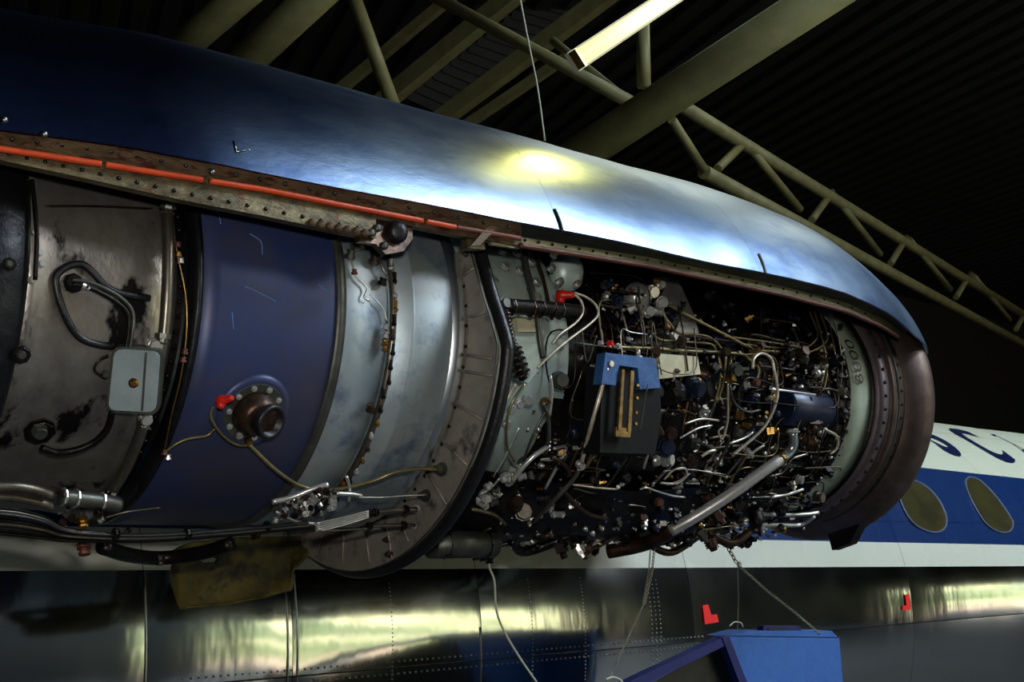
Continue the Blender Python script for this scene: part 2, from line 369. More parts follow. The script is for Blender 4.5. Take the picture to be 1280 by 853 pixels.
# fluorescent lamp
lp = empty('fluorescent_lamp', dep(785, 35, 4.25), 'lit yellow fluorescent strip lamp under the beige roof beams', 'lamp')
A, B = dep(722, 74, 3.95), dep(860, -18, 4.5)
u, v, d = basis(B - A); L = float(np.linalg.norm(B - A)); mid = (A + B) / 2
view = (O - mid); view /= np.linalg.norm(view); side = np.cross(d, view); side /= np.linalg.norm(side); upn = np.cross(side, d)
if upn @ view > 0: upn = -upn
wdt = 11 * depth(mid) / F
MB().box(mid + upn * wdt * .75, (wdt * 2.3, wdt * .5, L * 1.02), (side, upn, d)).build('housing', lampbody_m, lp)
for sg in (-1, 1): MB().cyl(A + side * wdt * .42 * sg, B + side * wdt * .42 * sg, wdt * .52, n=16).build('tube', em, lp)
for e_ in (A, B): MB().box(e_, (wdt * 2.1, wdt * 1.1, .012), (side, upn, d)).build('end_cap', brass_m, lp)
light('lamp_light', 'AREA', mid - upn * wdt * 1.2, -upn, 34, (1, .85, .18), (wdt * 2, L)).rotation_euler = Matrix(tuple(zip(np.cross(d, upn), d, upn))).to_euler()
# hanging wire
tag(MB().tube([dep(648, -12, 9), dep(662, 60, 9), dep(672, 110, 9), dep(681, 176, 9)], 1.2 / F * 9, 6).build('hanging_wire', cord_m), 'thin pale wire hanging from the roof to the cowling top', 'wire')
# ------------------------------------------------------------------ fuselage
fu = empty('fuselage', (5, FY, FZ), 'blue and white airliner fuselage with bare metal belly behind the engine', 'aircraft')
def fp(x, R, a): a = math.radians(a); return np.array([x, FY - R * math.cos(a), FZ + R * math.sin(a)])
def fx(px, py=780): return float(oncyl(px, py, FR, FY, FZ)[0])
lap = float(oncyl(600, 826, FR, FY, FZ)[2]); lapdeg = math.degrees(math.asin((lap - FZ) / FR))
xs = [-1.2, fx(-60), fx(182), fx(366), fx(602), 4.6, 6.6, 8.2, 9.8, 12.5]
bands = [(-75, lapdeg), (lapdeg, 24), (24, 62), (62, 150)]
for i in range(len(xs) - 1):
    for a0, a1 in bands:
        mb = MB(); nx, na = 10, max(6, int((a1 - a0) / 3)); vs = []; fs = []
        for j in range(na + 1):
            for k in range(nx + 1):
                tx, ta = k / nx, j / na
                e = .0045 * (1 - (2 * tx - 1) ** 6) * (1 - (2 * ta - 1) ** 8)
                vs.append(fp(xs[i] + .0015 + (xs[i + 1] - xs[i] - .003) * tx, FR - .003 + e, a0 + .05 + (a1 - a0 - .1) * ta))
        for j in range(na):
            for k in range(nx): q = j * (nx + 1) + k; fs.append((q, q + 1, q + nx + 2, q + nx + 1))
        mb.add(vs, fs, True).build('skin_panel', fus_m, fu)
mb = MB(); vs = [fp(x, FR - .012, a) for x in (-1.2, 12.5) for a in range(-180, 181, 6)]
mb.add(vs, [(k, k + 1, 61 + k + 1, 61 + k) for k in range(60)], True).build('inner_frame', dark_m, fu)
for px in (183, 360, 372, 601):
    x = fx(px, 790); MB().tube([fp(x, FR, a) for a in np.linspace(-70, 14 if px != 601 else 5, 14)], .0035, 6).build('seam_strip', rivet_m, fu)
def rivets(pts, name='rivet_row'):
    mb = MB()
    for p in pts:
        nrm = np.array([0, p[1] - FY, p[2] - FZ]); nrm /= np.linalg.norm(nrm)
        mb.lathe(p - nrm * .002, nrm, [(0, .0045), (.003, .0035), (.0045, .001)], 6)
    mb.build(name, rivet_m, fu, kind='stuff')
for px in (490, 665, 731): rivets([fp(fx(px, 780), FR, a) for a in np.arange(-18, 13, .62)])
for off in (0, .03, .06): rivets([fp(fx(815) + off, FR, a) for a in np.arange(-18, 12, .8)])
xa = np.arange(fx(230), fx(880), .028)
for dz in (-.9, .9): rivets([fp(x, FR, lapdeg + dz) for x in xa])
MB().tube([fp(x, FR + .001, lapdeg) for x in np.linspace(1.5, 9, 20)], .0025, 6).build('lap_strip', dark_m, fu)
def onf(px, py, dR=0): return oncyl(px, py, FR + dR, FY, FZ)
wins = [[(1136, 599), (1126, 603), (1122, 614), (1128, 634), (1139, 652), (1153, 662), (1170, 666), (1181, 660), (1182, 645), (1172, 624), (1155, 607)],
        [(1211, 597), (1207, 602), (1209, 614), (1217, 632), (1232, 655), (1248, 665), (1261, 665), (1266, 655), (1259, 641), (1242, 618), (1223, 600)]]
for wn in wins:
    P = spline([onf(*p, .002) for p in wn] + [onf(*wn[0], .002)], 4)
    f = MB().tube(P, .009, 8).build('window_frame', wframe_m, fu)
    c = sum(P) / len(P); k = len(P) - 1
    vs = [p for sc_ in (1, .75, .5, .25, .02) for p in (c + (q_ - c) * sc_ for q_ in P[:-1])]
    for i, p in enumerate(vs):
        rr = np.array([0, p[1] - FY, p[2] - FZ]); vs[i] = np.array([p[0], FY, FZ]) + rr / np.linalg.norm(rr) * (FR + .006)
    MB().add(vs, [(j * k + i, j * k + (i + 1) % k, (j + 1) * k + (i + 1) % k, (j + 1) * k + i) for j in range(4) for i in range(k)], True).build('window_pane', glass_m, f)
def lmark(pts):
    P = [onf(*p, .004) for p in pts]; return MB().prism(P, (0, -.002, 0)).build('marking', redtape_m, fu, label='red corner marking on bare metal')
lmark([(878, 757), (885, 756), (889, 769), (896, 768), (898, 778), (881, 781)])
lmark([(1131, 744), (1136, 743), (1138, 763), (1128, 763), (1128, 758), (1133, 757)])
# lettering wrapped on the fuselage
def wrap_text(body, height, place, name, m, parent, shear=0, bold=0):
    cu = bpy.data.curves.new('t', 'FONT'); cu.body = body; cu.size = height / .7; cu.shear = shear; cu.offset = bold
    to = bpy.data.objects.new('t', cu); C.objects.link(to); dg = bpy.context.evaluated_depsgraph_get()
    me = bpy.data.meshes.new_from_object(to.evaluated_get(dg)); bpy.data.objects.remove(to)
    vs = [place(v.co.x, v.co.y) for v in me.vertices]; fs = [tuple(p.vertices) for p in me.polygons]; bpy.data.meshes.remove(me)
    return MB().add(vs, fs).build(name, m, parent)
base_a = math.degrees(math.asin((float(onf(1180, 565)[2]) - FZ) / FR))
for ch, px, py in (('S', 1183, 567), ('C', 1241, 575), ('A', 1294, 583)):
    p0 = onf(px, py); a0 = math.degrees(math.asin((p0[2] - FZ) / FR))
    wrap_text(ch, .50, lambda u_, v_: fp(p0[0] + u_ * .78, FR + .005, a0 + math.degrees(v_ / FR)), 'letter', letter_m, fu, 0, .02)
# ------------------------------------------------------------------ upper cowling
cw = empty('engine_cowling', cp(2, .745, 90), 'long dented blue-grey aluminium upper cowling arching over the open engine', 'cowling')
S_ = [(0, 163), (77, 172), (165, 184), (227, 197), (330, 216), (425, 234), (519, 252), (622, 273), (697, 286), (780, 303), (877, 325), (950, 340), (1015, 354), (1060, 367), (1097, 384), (1120, 398), (1140, 416)]
edge = [onprof(*p) for p in S_]
exx = [-1.5] + [p[0] for p in edge] + [4.46]; eph = [phi_of(edge[0])] + [phi_of(p) for p in edge] + [phi_of(edge[-1])]
import mathutils
def skin(x0, x1, nx):
    X = np.linspace(x0, x1, nx); A = 84; vs = []; fs = []
    for j in range(A + 1):
        for x in X:
            a0 = float(np.interp(x, exx, eph)); a = a0 + (200 - a0) * (j / A) ** 1.25
            w_ = mathutils.noise.noise(Vector((x * 2.3, math.radians(a) * 2.4, 3.1))) * .005 + mathutils.noise.noise(Vector((x * 7, math.radians(a) * 5, 9))) * .0014
            vs.append(cp(x, prof(x) + w_ * min(1, (4.44 - x) * 4 if x > 4.2 else 1), a))
    for j in range(A):
        for i in range(nx - 1): fs.append((j * nx + i, j * nx + i + 1, (j + 1) * nx + i + 1, (j + 1) * nx + i))
    o = MB().add(vs, fs, True).build('skin_panel', cowl_m, cw)
    md = o.modifiers.new('thickness', 'SOLIDIFY'); md.thickness = .006; md.offset = -1
    es = o.modifiers.new('crisp_edges', 'EDGE_SPLIT'); es.split_angle = math.radians(40)
    return o
x1s, x2s = float(onprof(700, 288)[0]), float(onprof(950, 340)[0])
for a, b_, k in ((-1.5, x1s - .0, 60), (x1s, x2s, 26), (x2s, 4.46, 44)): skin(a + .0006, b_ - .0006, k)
for pa, pb in (((693, 262), (703, 290)), ((948, 318), (957, 344))):
    MB().tube([onprof(*pa, -.001), onprof((pa[0] + pb[0]) / 2 + 1, (pa[1] + pb[1]) / 2, -.001), onprof(*pb, -.001)], .006, 6).build('slot', black_m, cw)
for (px, py) in ((297, 183),):
    MB().tube([onprof(292, 176, -.001), onprof(296, 190, -.001)], .0015, 5).build('scratch', rivet_m, cw)
    MB().tube([onprof(296, 190, -.001), onprof(312, 187, -.001)], .0015, 5).build('scratch', rivet_m, cw)
# sill: channel, orange seal, flanges
def curve(lst, x0, x1, d, dy=0, n=40):
    return [onprof(x, interp_px(lst, x) + dy, d) for x in np.linspace(x0, x1, n)]
Oc = [(-60, 176), (0, 186), (125, 205), (253, 225), (330, 237), (425, 256), (528, 276), (569, 284), (650, 298)]
Lc = [(-60, 184), (0, 200), (103, 222), (227, 250), (330, 270), (425, 290), (470, 298)]
S2 = [(-60, 152)] + S_
bk = (0, .02, 0)
MB().loft(curve(S2, -60, 652, .004, -1), curve(Oc, -60, 652, .045, -2), bk).build('channel', rust_m, cw)
MB().loft(curve(Oc, -60, 470, .045, -1), curve(Lc, -60, 470, .05), (0, .03, 0)).build('mottled_flange', flange_m, cw)
MB().loft(curve(Oc, 470, 652, .05, -1), curve(Oc, 470, 652, .052, 9), (0, .03, 0)).build('brown_flange', rust_m, cw)
MB().loft(curve(Lc, -60, 470, .052, -2), curve(Lc, -60, 470, .15, -4), (0, .0, .01)).build('ledge', rust_m, cw)
for x0, x1 in ((-60, 126), (132, 253), (262, 528), (533, 569)): MB().tube(curve(Oc, x0, x1, .036, 0, 14), 4.2 / F * 2.6, 8).build('orange_seal', orange_m, cw, label='orange rubber seal')
MB().tube(curve(Oc, 570, 650, .036, 0, 8), 3.6 / F * 2.8, 8).build('worn_seal', oldorange_m, cw)
FT = [(640, 294), (650, 296), (812, 322), (975, 357), (1056, 378), (1110, 401), (1135, 420)]
MB().loft(curve(S_, 650, 1136, .004, -1), curve(FT, 650, 1132, .055), bk).build('recess', recess_m, cw)
MB().loft(curve(FT, 650, 1128, .055, -1), curve(FT, 650, 1124, .056, 8), bk).build('riveted_flange', olive_m, cw)
MB().tube(curve(FT, 650, 1122, .05, 11, 24), 3.4 / F * 3.4, 8).build('edge_trim', redlip_m, cw)
def studs(lst, xs_, d, dy, r, m, name='rivet'):
    for x in xs_:
        P = onprof(x, interp_px(lst, x) + dy, d); q = P[1] - .001
        MB().lathe((P[0], q, P[2]), (0, -1, .2), [(0, r), (.003, r * .9), (.005, r * .4)], 8).build(name, m, cw)
studs(FT, np.arange(656, 1090, 17), .055, 3.5, .0045, dark_m)
studs(S2, np.arange(15, 640, 31), .024, 9, .006, black_m, 'hole')
studs(Lc, np.arange(10, 470, 23), .05, -9, .005, dark_m)
for k in range(7): P = onprof(390 + k * 11, interp_px(Lc, 390 + k * 11) - 4, .045); MB().ball(P, .011, 10).build('rust_blister', rust_m, cw)
# brackets on sill: rubber grommet
br = MB().prism([onprof(*p, .06) for p in ((447, 280), (515, 282), (516, 298), (505, 314), (482, 318), (470, 305), (450, 302))], (0, .02, 0)).build('bracket', brownm, cw)
P = onprof(497, 290, .05); MB().lathe(P + [0, .01, 0], (-.25, -1, -.1), [(0, .028), (.012, .029), (.018, .024), (.024, .024), (.028, .016), (.03, .008)], 20).build('grommet', black_m, br)
for q in ((462, 292), (478, 308), (470, 286)): P = onprof(*q, .05); MB().lathe(P, (0, -1, 0), [(0, .011), (.012, .01), (.014, .004)], 8).build('bolt', oilcan_m, br)
MB().prism([onprof(*p, .03) for p in ((617, 275), (626, 280), (601, 306), (588, 308))], (0, .012, 0)).build('bracket', rust_m, cw)
MB().prism([onprof(*p, .07) for p in ((586, 292), (606, 296), (606, 312), (584, 310))], (0, .03, 0)).build('bracket', flange_m, cw)
MB().prism([onprof(*p, .06) for p in ((614, 296), (652, 302), (650, 311), (614, 306))], (0, .012, 0)).build('bracket', olive_m, cw)
for q in ((265, 215), (5, 150), (55, 168)): P = onprof(*q, -.002 if q[0] < 100 else .02); MB().ball(P, .008, 8).build('fastener', rivet_m, cw)
# ------------------------------------------------------------------ nose cowl ring with intake lip
nc = empty('nose_cowl', cp(4.3, .6, -90), 'rounded metal intake lip ring with riveted inner rings at the engine front', 'cowling')
lipm = pm('lip_metal', (112, 98, 92), (80, 66, 62), .8, .42, .58, 8, bump=.1, bsc=30)
brownring = pm('brown_ring', (92, 74, 66), (62, 50, 48), .6, .42, .55, 10, bump=.15)
greyring = pm('grey_ring', (112, 100, 104), (88, 80, 84), .6, .42, .55, 10)
MB().rev([(4.28, .498), (4.30, .530), (4.345, .560), (4.385, .572), (4.42, .566), (4.445, .545), (4.45, .52), (4.43, .49), (4.36, .455), (4.2, .44)], n=128).build('intake_lip', lipm, nc)
MB().rev([(4.135, .475), (4.14, .497), (4.195, .502), (4.205, .49)], n=128).build('riveted_ring', greyring, nc)
MB().rev([(4.195, .49), (4.20, .512), (4.225, .516), (4.23, .505), (4.29, .512), (4.30, .5)], n=128).build('brown_ring', brownring, nc)
MB().rev([(4.232, .508), (4.236, .519), (4.244, .519), (4.248, .508)], n=128).build('bead', oilcan_m, nc)
MB().rev([(4.136, .44), (4.14, .468), (4.16, .474), (4.18, .47)], n=128).build('gasket_ring', dark_m, nc)
ring_b = MB().lathe((0, 0, 0), (0, 0, 1), [(0, .007), (.004, .0065), (.006, .003)], 8).mesh('bolt', dark_m)
def copybolt(name, me, P, nrm, parent, s=1.0):
    o = bpy.data.objects.new(name, me); C.objects.link(o); o.parent = parent
    o.matrix_parent_inverse = wloc(parent).inverted()
    o.matrix_basis = Matrix.Translation(tuple(map(float, P))) @ Vector(tuple(nrm)).to_track_quat('Z', 'Y').to_matrix().to_4x4() @ Matrix.Scale(s, 4)
    return o
for a in range(-80, 30, 6):
    copybolt('bolt', ring_b, cp(4.168, .500, a), cp(0, 1, a) - cp(0, 0, a), nc)
    copybolt('bolt', ring_b, cp(4.27, .511, a + 3), cp(0, 1, a + 3) - cp(0, 0, a), nc, .7)
MB().prism([cp(x, .6 + .0 * x, 0) + [0, 0, 0] for x in ()] or [onx(1035, 668, 4.0), onx(1075, 655, 4.0), onx(1062, 680, 4.0), onx(1040, 688, 4.0)], (.05, 0, 0)).build('latch', dark_m, nc)
# ------------------------------------------------------------------ the engine
en = empty('jet_engine', cp(2.4, .5, -90), 'opened turbojet engine crowded with pipes, drums and accessories', 'engine')
RD = .53
MB().rev([(1.245, RD - .03), (1.25, RD), (1.30, RD + .002), (1.60, RD + .002), (1.615, RD + .002)], n=160).build('blue_drum', blue_m, en, label='dull blue painted drum section')
MB().rev([(1.612, RD + .003), (1.614, RD + .009), (1.638, RD + .009), (1.64, RD)], n=160).build('drum_band', oilcan_m, en)
MB().rev([(1.235, RD - .04), (1.237, RD + .006), (1.252, RD + .006), (1.253, RD)], n=160).build('drum_band', darkring_m, en)
gd = MB().rev([(1.64, RD - .005), (1.66, RD), (1.77, RD), (1.775, RD - .012), (1.79, RD - .012), (1.795, RD), (1.85, RD), (1.853, RD + .003), (1.858, RD), (1.96, RD - .002), (2.0, RD - .004), (2.025, RD - .001)], n=160).build('steel_drum', drum_m, en, label='brushed pale steel drum section')
MB().rev([(1.985, RD - .003), (1.995, RD + .004), (2.01, RD + .008), (2.022, RD + .004)], n=160).build('bright_rim', lipbright_m, gd)
MB().rev([(1.19, .47), (1.235, .475)], n=120).build('gap_casing', dark_m, en)
MB().rev([(.86, .50), (.875, .512), (.89, .505), (.93, .498), (1.12, .498), (1.16, .505), (1.20, .49), (1.22, .47)], n=140).build('heat_panel', panel_m, en, label='heat stained grey turbine casing')
MB().rev([(.0, .53), (.5, .535), (.80, .535), (.85, .53), (.868, .515), (.87, .49)], n=140).build('dark_ring', darkring_m, en)
MB().rev([(.58, .54), (.585, .546), (.64, .546), (.645, .54)], n=140).build('rib', darkring_m, en)
# compressor casing
MB().rev([(2.03, .40), (2.04, .47), (2.1, .465), (2.45, .44), (2.52, .425)], n=120).build('pale_casing', case_m, en, label='pale grey-green front casing')
MB().rev([(2.5, .40), (2.6, .40), (3.0, .395), (3.5, .385), (3.98, .40)], n=100).build('compressor_casing', dark_m, en)
for x in (2.7, 2.95, 3.2, 3.45, 3.7, 3.9):
    r2 = MB().rev([(x - .014, .39), (x - .012, .425), (x + .012, .425), (x + .014, .39)], n=100).build('flange', dark_m, en)
    for a in range(-84, 40, 7): copybolt('bolt', ring_b, cp(x - .013, .415, a), (-1, 0, 0), r2, 1.2)
pl = MB().rev([(3.985, .40), (3.99, .452), (4.135, .460), (4.14, .45)], n=128).build('front_casing', plate_m, en, label='pale green front ring stencilled 6000')
MB().rev([(3.955, .39), (3.957, .462), (3.985, .462), (3.987, .39)], n=128).build('bolted_flange', dark_m, en)
for a in range(-70, 30, 5): copybolt('bolt', ring_b, cp(3.970, .463, a), cp(0, 1, a) - cp(0, 0, a), en, 1.3)
aref = phi_of(oncyl(1068, 480, .463)); xr = float(oncyl(1079, 478, .463)[0])
def plc(u_, v_): return cp(xr - v_, .4645, aref + math.degrees(u_ * 1.15 / .463))
wrap_text('6000', .058, plc, 'lettering', ink_m, pl, 0, .0)
bolt_m = MB().lathe((0, 0, 0), (0, 0, 1), [(0, .010), (.006, .010), (.0061, .006), (.012, .0055)], 6, False).mesh('bolt', silver_m)
def E_(lst, R): return [oncyl(px, py, R if not isinstance(R, (list, tuple)) else float(np.interp(i / (len(lst) - 1), [0, 1], R))) for i, (px, py) in enumerate(lst)]
def pipe(lst, R, rpx, m, name='pipe', parent=None, label=None, n=8):
    P = E_(lst, R); o = MB().tube(P, pr(rpx, P[len(P) // 2]), n).build(name, m, parent or en)
    if label: o['label'] = label
    return o
def nut(px, py, R, rpx, m=None, name='fitting', parent=None, d=None, L=1.6):
    P = oncyl(px, py, R); r = pr(rpx, P); nr = P - np.array([P[0], AY, AZ]); nr /= np.linalg.norm(nr)
    d = nr if d is None else np.array(d, float)
    return MB().lathe(P - d / np.linalg.norm(d) * r * L / 2, d, [(0, r), (r * L * .45, r), (r * L * .45, r * .7), (r * L * .8, r * .7), (r * L * .8, r * .9), (r * L, r * .8)], 8, False).build(name, m or silver_m, parent or en)
gbx = MB()
def lump(x, a): return .035 * mathutils.noise.noise(Vector((x * 5, a * .08, 1.5)))
def lump2(x, a): return lump(x, a) + .055 * min(1, max(0, (-58 - a) / 16)) * min(1, max(0, (3.95 - x) * 3))
gbx.rev([(2.2, .40), (2.24, .49), (2.5, .515), (2.9, .52), (3.3, .515), (3.6, .50), (3.85, .48), (3.93, .42)], -118, -50, 48, wob=lump2).build('gearbox_casing', dark_m, en)
MB().rev([(2.42, .40), (2.46, .44), (2.9, .455), (3.4, .45), (3.8, .44), (3.9, .40)], -70, -20, 40, wob=lump).build('accessory_casing', dark_m, en)
# --- left: turbine casing details
pipe([(209, 245), (210, 300), (209, 360), (205, 415), (199, 450), (190, 495), (178, 535), (160, 580), (140, 615)], .545, 7.5, pipe_m, 'vertical_pipe', n=14)
for (px, py) in ((210, 262), (203, 424), (188, 508), (180, 530)): nut(px, py, .545, 10.5, oilcan_m, 'pipe_collar', d=(0, .15, -1), L=1.3)
pipe([(187, 373), (150, 367), (131, 357), (117, 342), (103, 331), (85, 333), (70, 346), (72, 368), (84, 400), (100, 422), (122, 431), (142, 433)], .503, 5, black_m, 'panel_bead', n=10)
pipe([(90, 356), (112, 360), (144, 377), (160, 394), (160, 420), (156, 440)], .53, 3.2, dark_m, 'hose', n=10)
pipe([(90, 350), (115, 354), (149, 371), (166, 391), (165, 420), (161, 440)], .53, 2.4, oilcan_m, 'hose', n=10)
nut(92, 354, .503, 13, dark_m, 'hose_port', L=.6)
nut(107, 359, .53, 4, silver_m, d=(1, 0, -.3), L=2.4)
pipe([(141, 512), (134, 536), (118, 553), (95, 563), (70, 566), (52, 560)], .535, 4.5, dark_m, 'hose', n=10)
pipe([(128, 470), (118, 462), (124, 450), (136, 444)], .53, 1.6, dark_m, 'bracket_wire'); nut(131, 468, .53, 5, oilcan_m)
for (px, py, r) in ((50, 541, 20), (27, 444, 12), (12, 330, 9)):
    nut(px, py, .505 if px == 50 else .535, r, dark_m, 'boss', L=.35); nut(px, py, .525 if px == 50 else .545, r * .5, oilcan_m, 'boss_nut', L=1.0)
for (px, py) in ((45, 290), (49, 316), (52, 330), (40, 350)): nut(px, py, .53, 5, silver_m)
pipe([(40, 225), (44, 260), (46, 300), (44, 350)], .54, 3, dark_m)
pipe([(55, 258), (120, 258), (205, 262)], .501, 1.5, dark_m, 'panel_seam')
# junction box
jb = empty('junction_box', oncyl(166, 480, .54), 'pale grey junction box with rounded corners on the stained casing', 'box')
Jc = oncyl(167, 478, .56); jn = Jc - np.array([Jc[0], AY, AZ]); jn /= np.linalg.norm(jn)
jn = jn * .8 + np.array([-.5, 0, 0]); jn /= np.linalg.norm(jn)
def onpn(px, py, P0, nn_):
    d = ray(px, py); return O + d * float((P0 - O) @ nn_) / float(d @ nn_)
def rrect(c, r=5):
    out = []
    k = len(c)
    for i in range(k):
        p, q, s_ = (np.array(c[(i + j) % k], float) for j in (-1, 0, 1))
        a = (p - q) / np.linalg.norm(p - q); b_ = (s_ - q) / np.linalg.norm(s_ - q)
        for t in (0, .33, .67, 1): out.append(q + a * r * (1 - t) ** 2 + b_ * r * t ** 2)
    return out
jp = rrect([(143, 437), (200, 441), (194, 516), (135, 513)], 10)
MB().prism([onpn(*p, Jc, jn) for p in jp], -jn * .02).build('lid', jbox_m, jb)
jp2 = rrect([(139, 434), (203, 438), (197, 521), (131, 517)], 12)
MB().prism([onpn(*p, Jc, jn) - jn * .01 for p in jp2], -jn * .035).build('body', oilcan_m, jb)
MB().prism([onpn(*p, Jc, jn) + jn * .001 for p in ((181, 441), (184, 441), (179, 514), (176, 514))], -jn * .003).build('seam', oilcan_m, jb)
MB().lathe(onpn(167, 479, Jc, jn) - jn * .002, jn, [(0, .012), (.005, .011), (.0055, .007), (.010, .006)], 12).build('screw', brass_m, jb)
nut(182, 523, .55, 9, silver_m, 'clamp'); nut(192, 432, .545, 9, silver_m, 'clamp')
# bottom left hoses
pipe([(-20, 609), (20, 609), (45, 613), (64, 620)], .60, 6.5, pipe_m, 'hose', n=12); pipe([(-20, 622), (15, 622), (50, 629), (64, 634)], .60, 6, pipe_m, 'hose', n=12)
for k in range(9): pipe([(-20, 634 + 4 * k), (20, 637 + 4 * k), (55, 646 + 3.4 * k), (90, 662 + 1.8 * k), (180, 668 + k * 1.1), (280, 662 + k), (385, 652 + k)], .62 + .006 * (k % 3), 1.3 + .6 * (k % 3), (dark_m, pipe_m, black_m, dark_m)[k % 4], 'harness_cable', n=6)
o = pipe([(76, 622), (100, 624), (130, 628), (148, 632)], .585, 10, oilcan_m, 'duct', n=14)
for x in (80, 96, 128): nut(x, 621 + (x - 76) * .12, .585, 12, silver_m, 'duct_clamp', d=(1, .1, -.1), L=.45)
pipe([(128, 684), (160, 694), (200, 698), (250, 692), (290, 680)], .62, 9, dark_m, 'duct', n=14)
pipe([(130, 648), (160, 640), (200, 635)], .6, 1.6, pipe_m)
nut(105, 687, .63, 9, redlip_m, 'rusty_cap'); nut(103, 655, .61, 8, brass_m, 'fitting'); nut(200, 702, .64, 6, dark_m)
for x in (235, 320, 145): nut(x, 668, .63, 8, dark_m, 'cable_clamp', d=(1, 0, 0), L=.8)
for k in range(26):
    px = 70 + random.random() * 90; py = 615 + random.random() * 60
    nut(px, py, .56 + random.random() * .05, 2.5 + random.random() * 3.5, random.choice((silver_m, brownm, dark_m, pipe_m)), d=[random.uniform(-1, 1) for _ in range(3)])
# wire along the pink gap
pipe([(200, 250), (215, 285), (222, 320), (232, 370), (233, 418), (226, 470), (214, 520), (205, 566)], .545, 1.1, brass_m, 'lockwire')
for (px, py) in ((222, 306), (223, 318), (226, 326), (231, 440), (229, 450), (206, 566), (210, 572)): nut(px, py, .548, 4.2, random.choice((brass_m, redlip_m, silver_m)), d=(0, 0, 1))
for k in range(24): a = 20 - k * 4; P = cp(1.215, .495, a); copybolt('bolt', ring_b, P, P - np.array([P[0], AY, AZ]), en, .8)
# blue drum port
pt = oncyl(316, 515, RD); pn = pt - np.array([pt[0], AY, AZ]); pn /= np.linalg.norm(pn)
po = MB().lathe(pt - pn * .03, pn, [(0, .082), (.034, .080), (.037, .074)], 40).build('port_flange', oilcan_m, en)
MB().lathe(pt - pn * .015, pn, [(0, .098), (.018, .094), (.021, .082)], 40).build('raised_boss', blue_m, po)
for k in range(10):
    u, v, _ = basis(pn); a = k * 2 * PI / 10; copybolt('bolt', bolt_m, pt + pn * .006 + (u * math.cos(a) + v * math.sin(a)) * .066, pn, po, .8)
MB().lathe(pt, pn, [(0, .056), (.02, .055), (.035, .048), (.05, .040)], 32).build('neck', brownm, po)
q1 = oncyl(337, 527, RD + .06); dd = np.array([.25, -.9, -.35]); dd /= np.linalg.norm(dd)
MB().lathe(q1 - dd * .06, dd, [(0, .036), (.055, .040), (.065, .043), (.07, .040), (.07, .032), (.03, .030), (.025, 0.001)], 32, cap=False).build('outlet', black_m, po)
def redcap(px, py, R, s, ang, label):
    P = oncyl(px, py, R); mb = MB(); d = M3 @ np.array([math.cos(ang), math.sin(ang), -.3]); d /= np.linalg.norm(d)
    mb.lathe(P - d * s * 1.1, d, [(0, s * .45), (s * .1, s * .62), (s * .9, s * .7), (s * 1.2, s * .55), (s * 1.5, s * .5), (s * 2.1, s * .42), (s * 2.3, s * .3)], 16)
    d2 = M3 @ np.array([-.2, -1, -.3]); d2 /= np.linalg.norm(d2)
    mb.lathe(P - d * s * .4, d2, [(0, s * .55), (s * .9, s * .5), (s * 1.1, s * .3)], 14)
    return tag(mb.build('blanking_cap', red_m), label, 'cap')
redcap(281, 500, RD + .05, .018, .25, 'red rubber cap on the blue drum outlet port')
redcap(706, 369, .56, .023, 0, 'red rubber cap above the ribbed hose in the accessory bay')
drumtube = pm('drum_tube', (150, 138, 96), (100, 90, 60), .7, .32, .42, 20)
pipe([(266, 508), (263, 520), (270, 535), (286, 551), (300, 557), (312, 556)], RD + .03, 2, drumtube)
pipe([(269, 536), (258, 545), (235, 549), (219, 556), (206, 566)], RD + .02, 1.6, drumtube)
pipe([(311, 556), (325, 570), (340, 584), (358, 598), (376, 608), (400, 613), (422, 612), (446, 607), (468, 601), (490, 592), (507, 588), (525, 586), (546, 587)], [.56, .60], 2.5, drumtube, 'fuel_line')
nut(311, 552, RD + .03, 5, brass_m); nut(300, 545, RD + .02, 4, silver_m)
# scratches on blue drum
scr = pm('pale_scratch', (96, 140, 200), None, 0, .6)
for s_ in ([(270, 262), (274, 270), (276, 280)], [(305, 358), (320, 364), (345, 377)], [(312, 292), (326, 302), (328, 318)], [(398, 356), (412, 366)], [(290, 390), (292, 412)]):
    P = E_(s_, RD + .0022); MB().tube(P, .0012, 4).build('scratch', scr, en)
# --- clamp line on the steel drum
cl = MB().tube([cp(1.785, RD + .004, a) for a in range(25, -75, -5)], .009, 8).build('clamp_band', pipe_m, en)
for i, a in enumerate(list(range(22, -70, -4))):
    P = cp(1.785 + random.uniform(-.004, .004), RD + .012, a)
    MB().lathe(P - [0, 0, .012], (0, .05, 1), [(0, .005), (.006, .0075), (.012, .005), (.03, .006)], 8, False).build('fitting', random.choice((brownm, dark_m, brass_m, silver_m)), cl)
pipe([(470, 300), (476, 330), (484, 345)], RD + .02, 1.5, pipe_m); pipe([(438, 320), (445, 345), (458, 360), (455, 372), (462, 376)], RD + .01, 1.2, silver_m, 'lockwire')
pipe([(462, 368), (478, 385), (484, 402)], RD + .01, .8, silver_m, 'lockwire')
for (px, py, r, m) in ((438, 318, 7, oilcan_m), (446, 305, 9, oilcan_m), (443, 340, 4, redlip_m), (478, 352, 6, dark_m), (468, 325, 7, brownm), (472, 312, 9, dark_m), (482, 408, 4, silver_m), (482, 418, 5, silver_m), (481, 428, 5, brass_m), (481, 436, 4, brass_m), (463, 510, 6, brownm), (430, 606, 6, redlip_m)):
    nut(px, py, RD + .015, r, m, d=(random.uniform(-.3, .3), -.4, 1))
